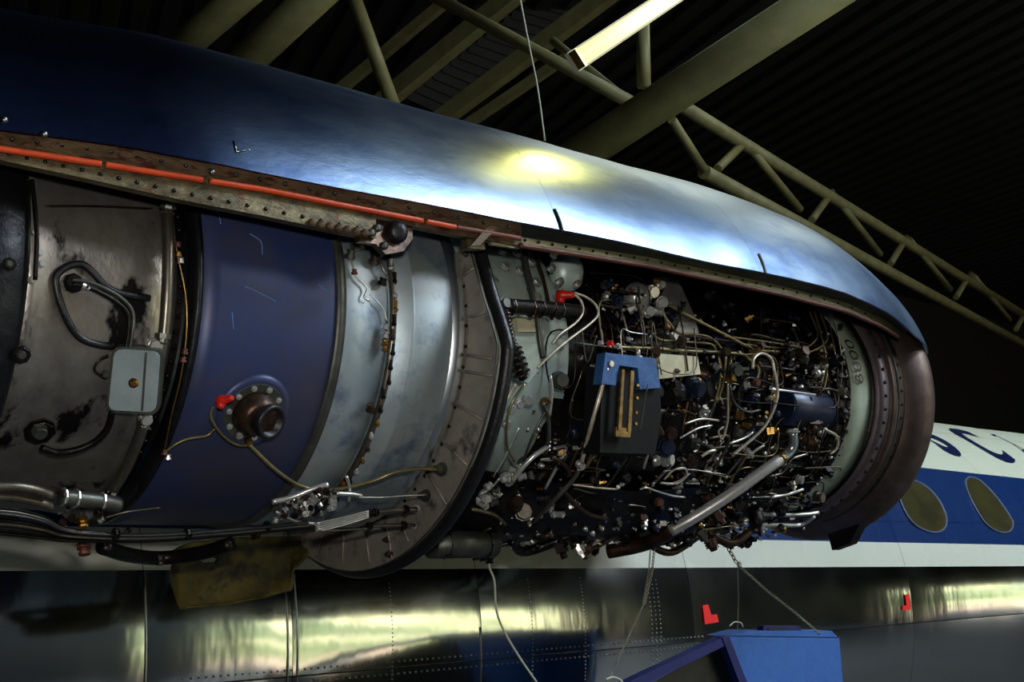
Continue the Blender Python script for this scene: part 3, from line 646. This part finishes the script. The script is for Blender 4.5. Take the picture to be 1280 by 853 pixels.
# ------------------------------------------------------------------ firewall ring
fw = empty('firewall_ring', cp(2.03, .66, -90), 'wide stained grey firewall ring with radial ribs and black seal', 'ring')
XF = 2.03
outer_px = [(584, 304), (590, 326), (603, 373), (613, 404), (620, 430)]
outer = [onx(*p, XF) for p in outer_px]
ph0 = phi_of(outer[-1]); 
oc = outer + [cp(XF, .66, a) for a in np.arange(ph0 - 3, -230, -3)]
ic = []
for p in oc:
    a = phi_of(p); ic.append(cp(XF, .522, a))
for q in ic: q[0] = XF
MB().loft(oc, ic, (.012, 0, 0)).build('annulus', firewall_m, fw)
for sg in ((692, 315, 720, 292),): pass
ribs = [((582, 343), (592, 335)), ((587, 397), (606, 391)), ((583, 444), (615, 449)), ((582, 465), (615, 470)), ((572, 507), (603, 525)), ((557, 555), (584, 582)), ((536, 594), (558, 631)), ((498, 646), (511, 678)),
        ((483, 651), (490, 700)), ((457, 666), (462, 704)), ((430, 664), (428, 706)), ((402, 668), (396, 697))]
for a, b_ in ribs: MB().tube([onx(*a, XF - .003), onx(*b_, XF - .003)], .004, 8).build('rib', firewall_m, fw)
sealc = [p + np.array([.035, 0, 0]) + (p - np.array([p[0], AY, AZ])) * .008 for p in oc]
sb = [p + np.array([.0, 0, 0]) * 0 for p in sealc]
MB().tube(sealc, .018, 10).build('seal', black_m, fw); MB().tube([p + np.array([.004, 0, 0]) for p in oc], .003, 6).build('edge_bead', oilcan_m, fw)
for k in range(24):
    a = 12 - k * 6; copybolt('bolt', ring_b, cp(XF - .001, .534, a), (-1, 0, 0), fw, .7)
def fwn(px, py, rpx, m, name='fitting', L=1.2):
    P = onx(px, py, XF - .002); r = pr(rpx, P)
    return MB().lathe(P, (-1, -.1, 0), [(0, r), (r * .3, r), (r * .3, r * .75), (r * L * .7, r * .7), (r * L, r * .5), (r * L * 1.3, r * .45)], 12, False).build(name, m, fw)
fwn(553, 587, 9, oilcan_m); fwn(533, 620, 8, oilcan_m); fwn(521, 637, 6, silver_m); fwn(518, 658, 5, silver_m); fwn(484, 675, 4, brownm); fwn(488, 693, 5, brownm); fwn(482, 660, 4, oilcan_m)
fwn(583, 318, 4, oilcan_m)
P = [onx(553, 587, XF - .03), oncyl(546, 587, .6)]
pipe([(449, 622), (480, 622), (505, 620), (533, 619)], .62, .8, silver_m, 'lockwire')
for k in range(5): pipe([(394, 655 + 2.6 * k), (430, 647 + 2.4 * k), (461, 639 + 2 * k)], .63, 1.2, silver_m, 'tube')
pipe([(461, 642), (490, 638), (521, 637)], .62, 3.2, pipe_m, 'tube', n=12); pipe([(461, 658), (490, 657), (518, 657)], .62, 2.6, pipe_m, 'tube', n=12)
pipe([(394, 664), (430, 663), (461, 661)], .63, 1.4, pipe_m, 'tube')
for (px, py) in ((463, 642), (470, 641), (462, 658), (508, 637), (505, 657)): nut(px, py, .622, 5.5, dark_m, 'tube_nut', d=(1, -.1, .1), L=1)
for k in range(48):
    t = random.random(); px = 335 + 85 * t + random.uniform(-6, 6); py = 645 - 28 * t + random.uniform(-9, 16)
    nut(px, py, .60 + random.random() * .03, 2.5 + random.random() * 3.6, random.choice((silver_m, silver_m, pipe_m, dark_m, brownm)), d=[random.uniform(-1, 1), random.uniform(-1, 0), random.uniform(-1, 1)], L=random.uniform(1.2, 3))
pipe([(340, 628), (365, 622), (390, 612), (410, 606)], .61, 3.4, silver_m, 'manifold', n=12)
pipe([(345, 640), (370, 652), (395, 655)], .62, 2, silver_m)
pipe([(433, 596), (437, 610), (436, 628)], .6, 2.2, silver_m); pipe([(420, 617), (440, 618), (452, 620)], .61, 2.6, silver_m)
# ------------------------------------------------------------------ accessory bay: traced main items
pipe([(656, 306), (657, 330), (665, 362), (672, 395), (675, 425), (679, 448)], .53, 4.2, oilcan_m, 'grey_hose', n=12)
pipe([(668, 318), (678, 345), (686, 380), (690, 400)], .49, 2.4, brownm)
dpip = pipe([(632, 383), (665, 385), (700, 388), (728, 390)], [.58, .52], 9.5, dark_m, 'duct', n=16)
for x in (640, 664, 676, 690, 700): nut(x, 384 + (x - 632) * .07, .58 - (x - 632) * .0006, 11.5, random.choice((oilcan_m, brownm)), 'duct_collar', parent=dpip, d=(1, 0, 0), L=.35)
# ribbed hose
hp = spline(E_([(630, 388), (634, 412), (641, 438), (654, 474)], .585), 10)
gloss_m = pm('glossy_black_metal', (92, 84, 76), (60, 54, 50), .9, .25, .35, 12)
MB().tube(hp, .013, 12).build('ribbed_hose', dark_m, en)
for i in range(2, len(hp) - 1):
    big = i / len(hp) > .62; dd = hp[i + 1] - hp[i - 1]
    if not big and i % 2: continue
    if big and i % 2: continue
    for sub in (0,):
        c = hp[i] * (1 - sub) + hp[i + 1] * sub
        MB().lathe(c, dd, [(-.005, .012), (-.002, .027 if big else .018), (.002, .027 if big else .018), (.005, .012)], 20).build('hose_rib', gloss_m, en)
nut(630, 380, .585, 8, oilcan_m, 'elbow')
for (px, py) in ((627, 313), (632, 332), (647, 316), (651, 338), (664, 327), (672, 352), (672, 371), (628, 500), (640, 512), (650, 505), (634, 531)): nut(px, py, .47, 7, silver_m, 'boss', L=.7)
P = oncyl(708, 340, .48); MB().ball(P, pr(24, P), 24, (1, .8, 1.1)).build('dome', case_m, en, label='pale metal dome')
for q in ((690, 335), (700, 352), (693, 318), (722, 355)): nut(*q, .53, 5, silver_m, 'boss')
pipe([(718, 368), (727, 378), (728, 392), (718, 405), (700, 418), (690, 430)], .545, 1.7, ptube_m, 'pale_tube')
pipe([(718, 366), (733, 372), (745, 382), (747, 394), (736, 406), (712, 424), (690, 442), (672, 460)], .55, 1.7, ptube_m, 'pale_tube')
MB().prism([oncyl(*p, .475) for p in ((641, 430), (672, 430), (676, 460), (660, 480), (642, 470))], (0, .02, 0)).build('cream_cover', case_m, en)
MB().prism([oncyl(*p, .475) for p in ((645, 396), (672, 398), (680, 415), (648, 415))], (0, .02, 0)).build('cream_cover', cream_m, en)
MB().prism([oncyl(*p, .545) for p in ((822, 442), (872, 446), (876, 468), (824, 474))], (0, .03, 0)).build('cream_cover', cream_m, en)
MB().prism([oncyl(*p, .47) for p in ((828, 345), (848, 350), (868, 395), (876, 425), (840, 425), (826, 400))], (0, .03, 0)).build('bright_plate', silver_m, en)
P = oncyl(800, 372, .50); MB().lathe(P - [0, -.02, 0], (-.3, -1, 0), [(0, .05), (.02, .05), (.03, .042), (.045, .036), (.05, .02)], 20).build('pump_housing', silver_m, en)
T = tube_m
for lst, r in (([(826, 388), (835, 402), (847, 416), (865, 418), (882, 420), (894, 427), (903, 438)], 1.7), ([(814, 416), (826, 425), (851, 427), (887, 430), (895, 438)], 1.7),
               ([(760, 434), (821, 436), (859, 439), (922, 442), (936, 449), (948, 461), (946, 474)], 2.1), ([(830, 379), (870, 400), (905, 418), (941, 436), (970, 440), (1004, 442)], 2.3),
               ([(905, 420), (917, 422), (955, 427), (1004, 435)], 1.6), ([(925, 430), (959, 434), (1004, 438)], 1.6), ([(1018, 388), (1025, 414), (1031, 440), (1031, 460), (1024, 489)], 1.6),
               ([(1025, 390), (1034, 418), (1030, 430), (1020, 437), (1006, 442)], 1.6), ([(1012, 390), (1022, 418), (1012, 432), (1000, 436)], 1.5), ([(1033, 450), (1033, 470), (1029, 489)], 1.6),
               ([(898, 444), (901, 470), (894, 503)], 1.8), ([(907, 444), (905, 475), (896, 503)], 1.8), ([(914, 446), (912, 460)], 2)):
    pipe(lst, .53, r, T, 'tube')
for lst, r in (([(941, 461), (942, 449), (952, 442), (964, 449), (968, 465), (972, 489), (970, 503), (964, 519), (950, 540), (915, 570)], 1.9), ([(910, 480), (910, 515), (909, 530), (903, 549), (898, 540), (904, 534)], 1.3),
               ([(830, 600), (842, 588), (856, 586), (857, 596), (840, 605), (826, 604)], 1.4), ([(826, 604), (848, 604), (862, 592)], 1.4), ([(856, 530), (877, 524), (898, 526)], 1.4), ([(850, 548), (872, 536), (890, 532)], 1.2),
               ([(912, 555), (930, 548), (941, 541)], 1.6), ([(934, 573), (945, 563), (955, 557)], 1.6), ([(962, 596), (978, 591), (986, 580), (992, 573), (1009, 568)], 1.7), ([(877, 571), (886, 565), (894, 563)], 2),
               ([(800, 612), (808, 610), (820, 614), (840, 620), (856, 622)], 1.4), ([(964, 622), (985, 618), (1004, 612)], 2), ([(941, 642), (980, 644), (1010, 643), (1023, 641)], 2.4), ([(945, 656), (980, 657), (1002, 656), (1018, 646)], 2.6),
               ([(1030, 536), (1046, 546), (1046, 560), (1038, 568)], 1.7), ([(687, 573), (676, 575), (690, 575), (703, 572), (707, 562)], 1.3),
               ([(860, 602), (872, 602)], 1.6), ([(858, 604), (874, 605)], 1.4), ([(716, 606), (745, 610), (772, 612)], 1.4)):
    pipe(lst, .56, r, random.choice((ptube_m, silver_m, pipe_m)), 'tube')
pipe([(912, 482), (919, 505), (934, 515), (950, 513)], .57, 1.5, oilcan_m, 'tube')
for (px, py, r, m) in ((952, 432, 5, brownm), (908, 440, 6, brownm), (852, 427, 7, brownm), (1004, 440, 8, brownm), (1006, 450, 6, oilcan_m), (828, 378, 8, silver_m), (824, 389, 7, silver_m), (914, 474, 7, brass_m), (946, 478, 5, redlip_m), (934, 482, 5, silver_m), (893, 460, 7, dark_m), (920, 463, 9, oilcan_m), (820, 440, 7, brownm), (1031, 452, 5, brownm), (1052, 490, 8, pipe_m),
                       (811, 390, 8, silver_m), (790, 385, 7, silver_m), (815, 365, 9, silver_m), (826, 356, 6, silver_m), (821, 351, 5, brass_m), (763, 430, 5, red_m), (751, 429, 4, silver_m), (773, 433, 4, silver_m), (700, 475, 11, oilcan_m), (704, 480, 7, brass_m), (681, 502, 6, brass_m), (660, 500, 7, silver_m), (654, 640, 12, pipe_m), (645, 630, 10, brownm), (822, 540, 9, brownm), (838, 542, 9, brownm), (833, 560, 12, darkblue_m), (835, 575, 9, silver_m), (824, 628, 6, redlip_m), (820, 490, 10, dark_m), (840, 490, 16, dark_m), (870, 485, 13, darkblue_m), (925, 520, 6, brass_m), (1024, 622, 8, pipe_m), (1000, 600, 6, silver_m), (975, 576, 6, brass_m), (928, 560, 5, redlip_m)):
    nut(px, py, .555, r, m, d=[random.uniform(-.7, .7), -1, random.uniform(-.5, .5)], L=1.4)
# vertical control rod and linkage
pipe([(759, 460), (742, 522), (727, 578)], .60, 2.8, ptube_m, 'control_rod', n=12); nut(762, 455, .60, 5, silver_m, 'rod_end'); nut(726, 582, .60, 6, silver_m, 'rod_end')
pipe([(724, 586), (716, 600), (692, 626), (666, 653)], .60, 3, pipe_m, 'linkage'); pipe([(690, 572), (704, 580), (717, 600)], .59, 3, brownm, 'linkage')
for lst, r, m in (([(644, 480), (632, 503), (622, 524)], 1.8, ptube_m), ([(656, 480), (642, 500), (634, 525), (634, 557), (643, 577)], 1.8, tube_m), ([(678, 504), (685, 522), (686, 548), (682, 568)], 2.6, oilcan_m), ([(687, 557), (668, 570), (654, 584), (640, 601)], 3.2, silver_m),
                  ([(648, 535), (632, 570), (617, 596)], 1.3, silver_m), ([(590, 637), (605, 640), (620, 645), (632, 656)], 2.4, tube_m), ([(688, 470), (690, 490), (687, 520)], 2, silver_m), ([(700, 610), (730, 640), (760, 650)], 3, brownm), ([(655, 575), (668, 540), (690, 500)], 1.6, oilcan_m), ([(600, 618), (612, 612), (625, 598)], 1.4, silver_m)):
    pipe(lst, .57, r, m, 'tube')
for k in range(30):
    t = random.random(); nut(602 + 50 * t + random.uniform(-8, 8), 630 - 50 * t + random.uniform(-12, 12), .52 + random.random() * .05, 2.5 + random.random() * 4, random.choice((silver_m, silver_m, oilcan_m, dark_m)), d=[1, random.uniform(-1, 1), random.uniform(-1, 1)], L=2)
dk = MB().cyl(oncyl(538, 681, .6), oncyl(616, 681, .6), pr(17, oncyl(580, 680, .6)), n=24).build('starter_duct', oilcan_m, en)
for px in (556, 606): nut(px, 681, .6, 18.5, dark_m, 'duct_clamp', parent=dk, d=(1, 0, 0), L=.2)
for (px, py) in ((595, 696), (604, 697), (560, 692), (612, 700)): nut(px, py, .63, 6, dark_m)
# silver air duct
ductm = pm('satin_duct', (226, 222, 216), (196, 190, 186), .75, .36, .44, 14)
ad = empty('air_duct', oncyl(917, 615, .60), 'shiny silver straight duct with a bent elbow at lower right', 'pipe')
P = E_([(838, 664), (870, 646), (917, 616), (960, 585), (976, 574)], .62); MB().tube(P, pr(7.2, P[2]), 20).build('tube', ductm, ad)
P = E_([(975, 575), (987, 565), (992, 554), (991, 540)], .62); MB().tube(P, pr(6, P[1]), 16).build('elbow', lipbright_m, ad)
nut(977, 573, .62, 8.5, brass_m, 'clamp', ad, d=(1, -.1, .8), L=.5); nut(991, 539, .62, 9, silver_m, 'clamp', ad, d=(0, 0, 1), L=.5)
P = E_([(760, 690), (800, 682), (825, 672), (842, 661)], .60); MB().tube(P, pr(9, P[1]), 16).build('dark_tube', brownm, ad)
# oil tank
ot = empty('oil_tank', oncyl(1000, 510, .52), 'dark navy cylindrical tank between the tubes near the stencilled ring', 'tank')
a, b_ = oncyl(975, 508, .50), oncyl(1030, 510, .50); r = pr(24, a); dx = np.array([1., 0, 0])
L = b_[0] - a[0]; MB().lathe(a, dx, [(0, r * .9), (.01, r), (L - .01, r), (L, r * .9)], 32).build('body', darkblue_m, ot)
MB().lathe(a + dx * L * .93, dx, [(0, r * 1.02), (.012, r * 1.02)], 32).build('strap', dark_m, ot)
# blue control unit
slotbrass = pm('dull_brass', (150, 120, 74), (96, 72, 42), .7, .35, .5, 40)
cu = empty('control_unit', oncyl(790, 500, .6), 'bright blue topped black control box with a brass slot', 'box')
y = 2.40
MB().prism([ony(*p, y) for p in ((757, 441), (819, 448), (826, 485), (800, 487), (797, 460), (774, 457), (770, 482), (752, 480))], (0, .035, 0)).build('blue_cover', bluebox_m, cu)
MB().prism([ony(*p, y + .02) for p in ((754, 455), (823, 460), (827, 520), (819, 568), (750, 566), (751, 510))], (0, .07, 0)).build('body', boxblack_m, cu)
MB().prism([ony(*p, y - .012) for p in ((778, 462), (781, 462), (777, 538), (773, 538))], (0, .008, 0)).build('slot_rail', slotbrass, cu)
MB().prism([ony(*p, y - .012) for p in ((789, 463), (793, 464), (789, 540), (785, 540))], (0, .008, 0)).build('slot_rail', slotbrass, cu)
MB().prism([ony(*p, y - .008) for p in ((770, 534), (789, 536), (788, 547), (770, 546))], (0, .008, 0)).build('slot_foot', slotbrass, cu)
for py in (482, 498, 516, 530): P = ony(796 - (py - 480) * .05, py, y - .01); MB().lathe(P, (0, -1, 0), [(0, .006), (.006, .005)], 8).build('screw', brass_m, cu)
MB().tube([ony(810, 480, y - .01), ony(806, 500, y - .01), ony(800, 540, y - .01)], .002, 6).build('wire', oilcan_m, cu)
# ------------------------------------------------------------------ accessory bay: dense field of fittings, housings and tubes wrapped on the casing
rnd = random.Random(11)
def proto(kind):
    mb = MB(); z = (0, 0, 1)
    if kind == 0: mb.lathe((0, 0, 0), z, [(0, 1), (.6, 1), (.6, .7), (1.3, .7), (1.3, .9), (1.9, .85), (1.9, .4), (2.6, .4)], 6, False)
    if kind == 1: mb.lathe((0, 0, 0), z, [(0, .8), (.3, 1), (1.2, 1), (1.4, .8), (1.4, .5), (2, .5), (2.1, .3)], 14)
    if kind == 2: mb.box((0, 0, .5), (1.6, 1.2, 1.2)); mb.cyl((0, 0, 1), (0, 0, 1.9), .45, n=8); mb.cyl((.8, 0, .5), (1.5, 0, .5), .35, n=8)
    if kind == 3: mb.ball((0, 0, .6), .9, 10); mb.cyl((0, 0, 1), (0, 0, 2), .4, n=6); mb.cyl((0, .5, .6), (0, 1.6, .6), .4, n=6)
    if kind == 4: mb.lathe((0, 0, 0), z, [(0, .7), (.2, 1), (.35, .7), (.55, 1), (.7, .7), (.9, 1), (1.05, .7), (1.25, 1), (1.4, .6), (1.9, .5)], 12)
    if kind == 5: mb.prism([np.array(p) for p in ((-1, -.5, 0), (1, -.5, 0), (1.3, 0, 0), (1, .5, 0), (-1, .5, 0), (-1.3, 0, 0))], (0, 0, .3)); mb.cyl((.7, 0, .2), (.7, 0, .8), .25, n=6); mb.cyl((-.7, 0, .2), (-.7, 0, .8), .25, n=6)
    return mb
names = ['fitting', 'cap', 'valve', 'union', 'bellows', 'bracket']
mats = [dark_m, dark_m, dark_m, brownm, oilcan_m, silver_m, pipe_m, brass_m, darkblue_m, silver_m]
meshes = {}
for k in range(6):
    for j, m in enumerate(mats): meshes[k, j] = proto(k).mesh(names[k], m)
for i in range(560):
    k = rnd.randrange(6); j = rnd.randrange(10)
    x = rnd.uniform(2.48, 3.86); a = rnd.uniform(-96, 26)
    if x < 2.62 and a > -30: x += .25
    R = rnd.uniform(.41, .54) if a > -52 else rnd.uniform(.50, .60)
    P = cp(x, R, a); nr = P - np.array([x, AY, AZ]); nr = nr / np.linalg.norm(nr)
    d = nr * rnd.uniform(.2, 1) + np.array([rnd.uniform(-1, 1), rnd.uniform(-.6, .3), rnd.uniform(-1, 1)]) * .8
    copybolt(names[k], meshes[k, j], P, d, en, rnd.choice((.006, .008, .010, .012, .014, .02)) * (1.0 if j > 3 else 1.35))
for i in range(380):     # small unions and caps, thick on the aft end of the bay and on the belly
    k = rnd.randrange(6); j = rnd.choice((0, 1, 3, 4, 5, 5, 6, 7, 9, 9))
    x = rnd.uniform(2.33, 3.9); a = rnd.uniform(-100, 24)
    if x < 2.5 and a > -5: a -= 40
    R = rnd.uniform(.49, .56) if a > -60 else rnd.uniform(.555, .60)
    P = cp(x, R, a); nr = P - np.array([x, AY, AZ]); nr = nr / np.linalg.norm(nr)
    copybolt(names[k], meshes[k, j], P, nr * .6 + np.array([rnd.uniform(-1, 1), rnd.uniform(-.6, .2), rnd.uniform(-1, 1)]), en, rnd.choice((.0035, .0045, .0055, .007, .009)))
for i in range(34):      # larger dark housings that fill the depth
    x = rnd.uniform(2.55, 3.85); a = rnd.uniform(-92, 22); P = cp(x, rnd.uniform(.40, .47), a)
    nr = P - np.array([x, AY, AZ]); r = rnd.uniform(.03, .062); d = nr / np.linalg.norm(nr) + np.array([rnd.uniform(-.8, .8), 0, rnd.uniform(-.4, .4)])
    h = MB().lathe(P - d * .02, d, [(0, r), (.02, r), (.022, r * 1.15), (.03, r * 1.15), (.032, r * .9), (.06, r * .85), (.075, r * .55), (.09, r * .5)], 20).build('housing', rnd.choice((dark_m, dark_m, brownm, darkblue_m, oilcan_m)), en)
    u, v, w_ = basis(d)
    for q in range(6):
        t = q * PI / 3; copybolt('bolt', bolt_m, P - d * .02 + w_ * .032 + (u * math.cos(t) + v * math.sin(t)) * r * 1.02, w_, h, .5)
for i in range(150):     # small-bore tubes: axial and circumferential runs with bends
    x = rnd.uniform(2.45, 3.8); a = rnd.uniform(-92, 20); R = rnd.uniform(.45, .57); pts = [(x, R, a)]
    for s_ in range(rnd.randrange(2, 5)):
        if rnd.random() < .5: x += rnd.choice((-1, 1)) * rnd.uniform(.05, .25)
        else: a += rnd.choice((-1, 1)) * rnd.uniform(5, 22)
        x += rnd.uniform(-.02, .02); R += rnd.uniform(-.02, .02)
        x = min(max(x, 2.42), 3.92); a = min(max(a, -96), 24); R = min(max(R, .43), .585); pts.append((x, R, a))
    MB().tube([cp(*p) for p in pts], rnd.choice((.0018, .0022, .0028, .0035, .005)), 6).build('tube', rnd.choice((dark_m, pipe_m, tube_m, brownm, silver_m, brownm, oilcan_m, dark_m)), en)
for i in range(16):      # dark belly hoses
    x = rnd.uniform(2.3, 3.6); a = rnd.uniform(-98, -72); pts = [cp(x, .55 + rnd.uniform(-.02, .05), a), cp(x + .12, .57 + rnd.uniform(-.02, .05), a + rnd.uniform(-8, 8)), cp(x + .26, .55, a + rnd.uniform(-10, 10)), cp(min(x + .38, 3.98), .5, a)]
    MB().tube(pts, rnd.uniform(.007, .018), 10).build('hose', rnd.choice((dark_m, black_m, brownm)), en)
# ------------------------------------------------------------------ olive sheet below the drum
sh = [(214, 690), (230, 680), (300, 672), (385, 672), (386, 695), (366, 714), (364, 738), (330, 748), (280, 757), (224, 762)]
P = [ony(*p, 3.25) for p in sh]
hole = [ony(258 + 11 * math.cos(t), 699 + 4 * math.sin(t), 3.25) for t in np.linspace(0, 2 * PI, 13)[:-1]]
osh = empty('support_panel', ony(300, 715, 3.25), 'olive brown stained metal panel hanging below the blue drum', 'panel')
nxx, nyy = 34, 16; vs = []; fs = []; keep = {}
def inside(px, py):
    c = False; j = len(sh) - 1
    for i in range(len(sh)):
        (x1, y1), (x2, y2) = sh[i], sh[j]
        if (y1 > py) != (y2 > py) and px < (x2 - x1) * (py - y1) / (y2 - y1) + x1: c = not c
        j = i
    return c
mbp = MB()
top = [(214, 690), (222, 684), (240, 678), (300, 672), (387, 670)]; bot = [(214, 700), (224, 762), (280, 757), (330, 748), (364, 738), (366, 716), (387, 694)]
A_ = []; B_ = []
for px in np.linspace(215, 386, 90):
    tp = interp_px(top, px); bt = interp_px([(214, 720), (224, 762), (280, 757), (330, 748), (364, 738), (367, 715), (387, 693)], px); A_.append((px, tp)); B_.append((px, bt))
rows = 30
for j in range(rows + 1):
    for (a, b_) in zip(A_, B_):
        t = j / rows; vs.append(ony(a[0], a[1] + (b_[1] - a[1]) * t, 3.25 + .03 * math.sin(t * 3 + a[0] * .02)))
W_ = 90
for j in range(rows):
    for k in range(W_ - 1):
        cxp = (A_[k][0] + A_[k + 1][0]) / 2; t = (j + .5) / rows; cyp = A_[k][1] + (B_[k][1] - A_[k][1]) * t
        if ((cxp - 258) / 12) ** 2 + ((cyp - 699) / 5) ** 2 < 1: continue
        fs.append((j * W_ + k, j * W_ + k + 1, (j + 1) * W_ + k + 1, (j + 1) * W_ + k))
o = MB().add(vs, fs, True).build('sheet', olive_sheet, osh); md = o.modifiers.new('t', 'SOLIDIFY'); md.thickness = .006
MB().tube([ony(a[0], a[1] + (b_[1] - a[1]) * .98, 3.245) for a, b_ in list(zip(A_, B_))[8:80]], .005, 6).build('folded_edge', olive_sheet, osh)
# ------------------------------------------------------------------ chains, cords, bin
def chain(P, size, name, label, grp=None):
    mb = MB(); pts = [np.array(p, float) for p in P]; seg = [np.linalg.norm(pts[i + 1] - pts[i]) for i in range(len(pts) - 1)]; T_ = sum(seg); step = size * 1.55; k = 0; s_ = 0
    while s_ < T_:
        q = s_; i = 0
        while i < len(seg) - 1 and q > seg[i]: q -= seg[i]; i += 1
        d = (pts[i + 1] - pts[i]) / seg[i]; c = pts[i] + d * q; u, v, _ = basis(d)
        if k % 2: u, v = v, u
        loop = [c + d * size * math.cos(t) * 1.0 + u * size * .55 * math.sin(t) for t in np.linspace(0, 2 * PI, 11)]
        n0 = 5; vs = []; fs = []
        for j in range(10):
            rad = (loop[j] - c); rad /= np.linalg.norm(rad)
            for m_ in range(n0):
                t = 2 * PI * m_ / n0; vs.append(loop[j] + (rad * math.cos(t) + v * math.sin(t)) * size * .2)
        for j in range(10):
            for m_ in range(n0): fs.append((j * n0 + m_, j * n0 + (m_ + 1) % n0, ((j + 1) % 10) * n0 + (m_ + 1) % n0, ((j + 1) % 10) * n0 + m_))
        mb.add(vs, fs, True); s_ += step; k += 1
    return tag(mb.build(name, chain_m), label, 'chain', grp)
YC = 2.95
chain([ony(893, 650, YC), ony(907, 680, YC), ony(922, 706, YC)], .013, 'lifting_chain', 'heavier chain from the engine belly down to the ring where two chains part')
chain([ony(924, 708, YC), ony(960, 740, YC), ony(996, 768, YC), ony(1026, 794, YC)], .0085, 'lifting_chain', 'chain slanting right to the blue bin corner')
chain([ony(922, 708, YC), ony(923, 745, YC + .1), ony(922, 791, YC + .2)], .005, 'lifting_chain', 'fine chain hanging straight down to the blue bin left corner')
tag(MB().lathe(ony(922, 706, YC) - [0, .005, 0], (0, -1, 0), [(0, .008), (.004, .012), (.008, .008)], 12).build('shackle', chain_m), 'small round shackle joining the chains above the blue bin', 'shackle')
chain([ony(818, 686, YC), ony(815, 715, YC), ony(806, 754, YC)], .008, 'lifting_chain', 'right strand of the doubled chain under the engine')
chain([ony(813, 688, YC), ony(811, 715, YC), ony(804, 753, YC)], .006, 'lifting_chain', 'left strand of the doubled chain under the engine')
chain([ony(805, 755, YC), ony(784, 800, YC), ony(758, 856, YC)], .0055, 'lifting_chain', 'thin chain slanting down left below the doubled chain')
def cord(lst, y, r, label, m=cord_m, name='cord'): return tag(MB().tube([ony(*p, y) for p in lst], r, 6).build(name, m), label, 'cord')
cord([(609, 690), (612, 710), (618, 727), (620, 760), (628, 785), (648, 820), (674, 858)], 3.0, .0036, 'white cord dangling below the starter duct')
cord([(757, 850), (766, 847), (776, 851), (780, 860)], 2.95, .004, 'loose pale cord end curling beside the bin left edge')
cord([(912, 783), (918, 778), (926, 779), (929, 784)], 2.95, .0025, 'little wire loop above the bin left corner')
tb_ = empty('steel_bin', ony(980, 853, 3.0), 'bright blue steel bin hung by chains at the bottom edge', 'bin')
Y0, Y1 = 2.95, 3.35
fa = [(908, 795), (1049, 797), (1070, 1060), (1012, 1060)]
MB().prism([ony(*p, Y0) for p in fa], (0, .012, 0)).build('front_panel', bin_m, tb_)
MB().prism([ony(*p, Y0) for p in ((908, 795), (914, 804), (836, 842), (700, 914), (690, 900), (800, 846))], (0, .04, 0)).build('rim', binedge_m, tb_)
MB().prism([ony(*p, Y0 - .004) for p in ((903, 797), (911, 795), (1016, 1060), (1002, 1060))], (0, .03, 0)).build('corner_post', binedge_m, tb_)
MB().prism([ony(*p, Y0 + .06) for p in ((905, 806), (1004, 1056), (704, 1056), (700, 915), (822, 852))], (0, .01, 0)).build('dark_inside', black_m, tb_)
MB().prism([ony(*p, Y0 + .0) for p in ((908, 796), (1048, 798), (1040, 789), (935, 789))], (0, .10, 0)).build('top_flange', bin_m, tb_)
MB().prism([ony(*p, Y0 + .02) for p in ((952, 797), (955, 783), (1001, 783), (1003, 797))], (0, .03, 0)).build('lug', binedge_m, tb_)
MB().prism([ony(*p, Y0 + .015) for p in ((960, 796), (961, 786), (976, 786), (994, 789), (992, 796))], (0, .006, 0)).build('lug_slot', black_m, tb_)
MB().prism([ony(*p, Y0) for p in ((690, 900), (704, 900), (708, 1060), (694, 1060))], (0, .35, 0)).build('end_post', binedge_m, tb_)
MB().prism([ony(*p, Y0) for p in ((694, 1050), (1070, 1050), (1071, 1062), (694, 1062))], (0, .35, 0)).build('floor_plate', binedge_m, tb_)
MB().prism([ony(*p, Y0 + .012) for p in ((1045, 799), (1049, 799), (1070, 1060), (1066, 1060))], (0, .34, 0)).build('side_panel', bin_m, tb_)
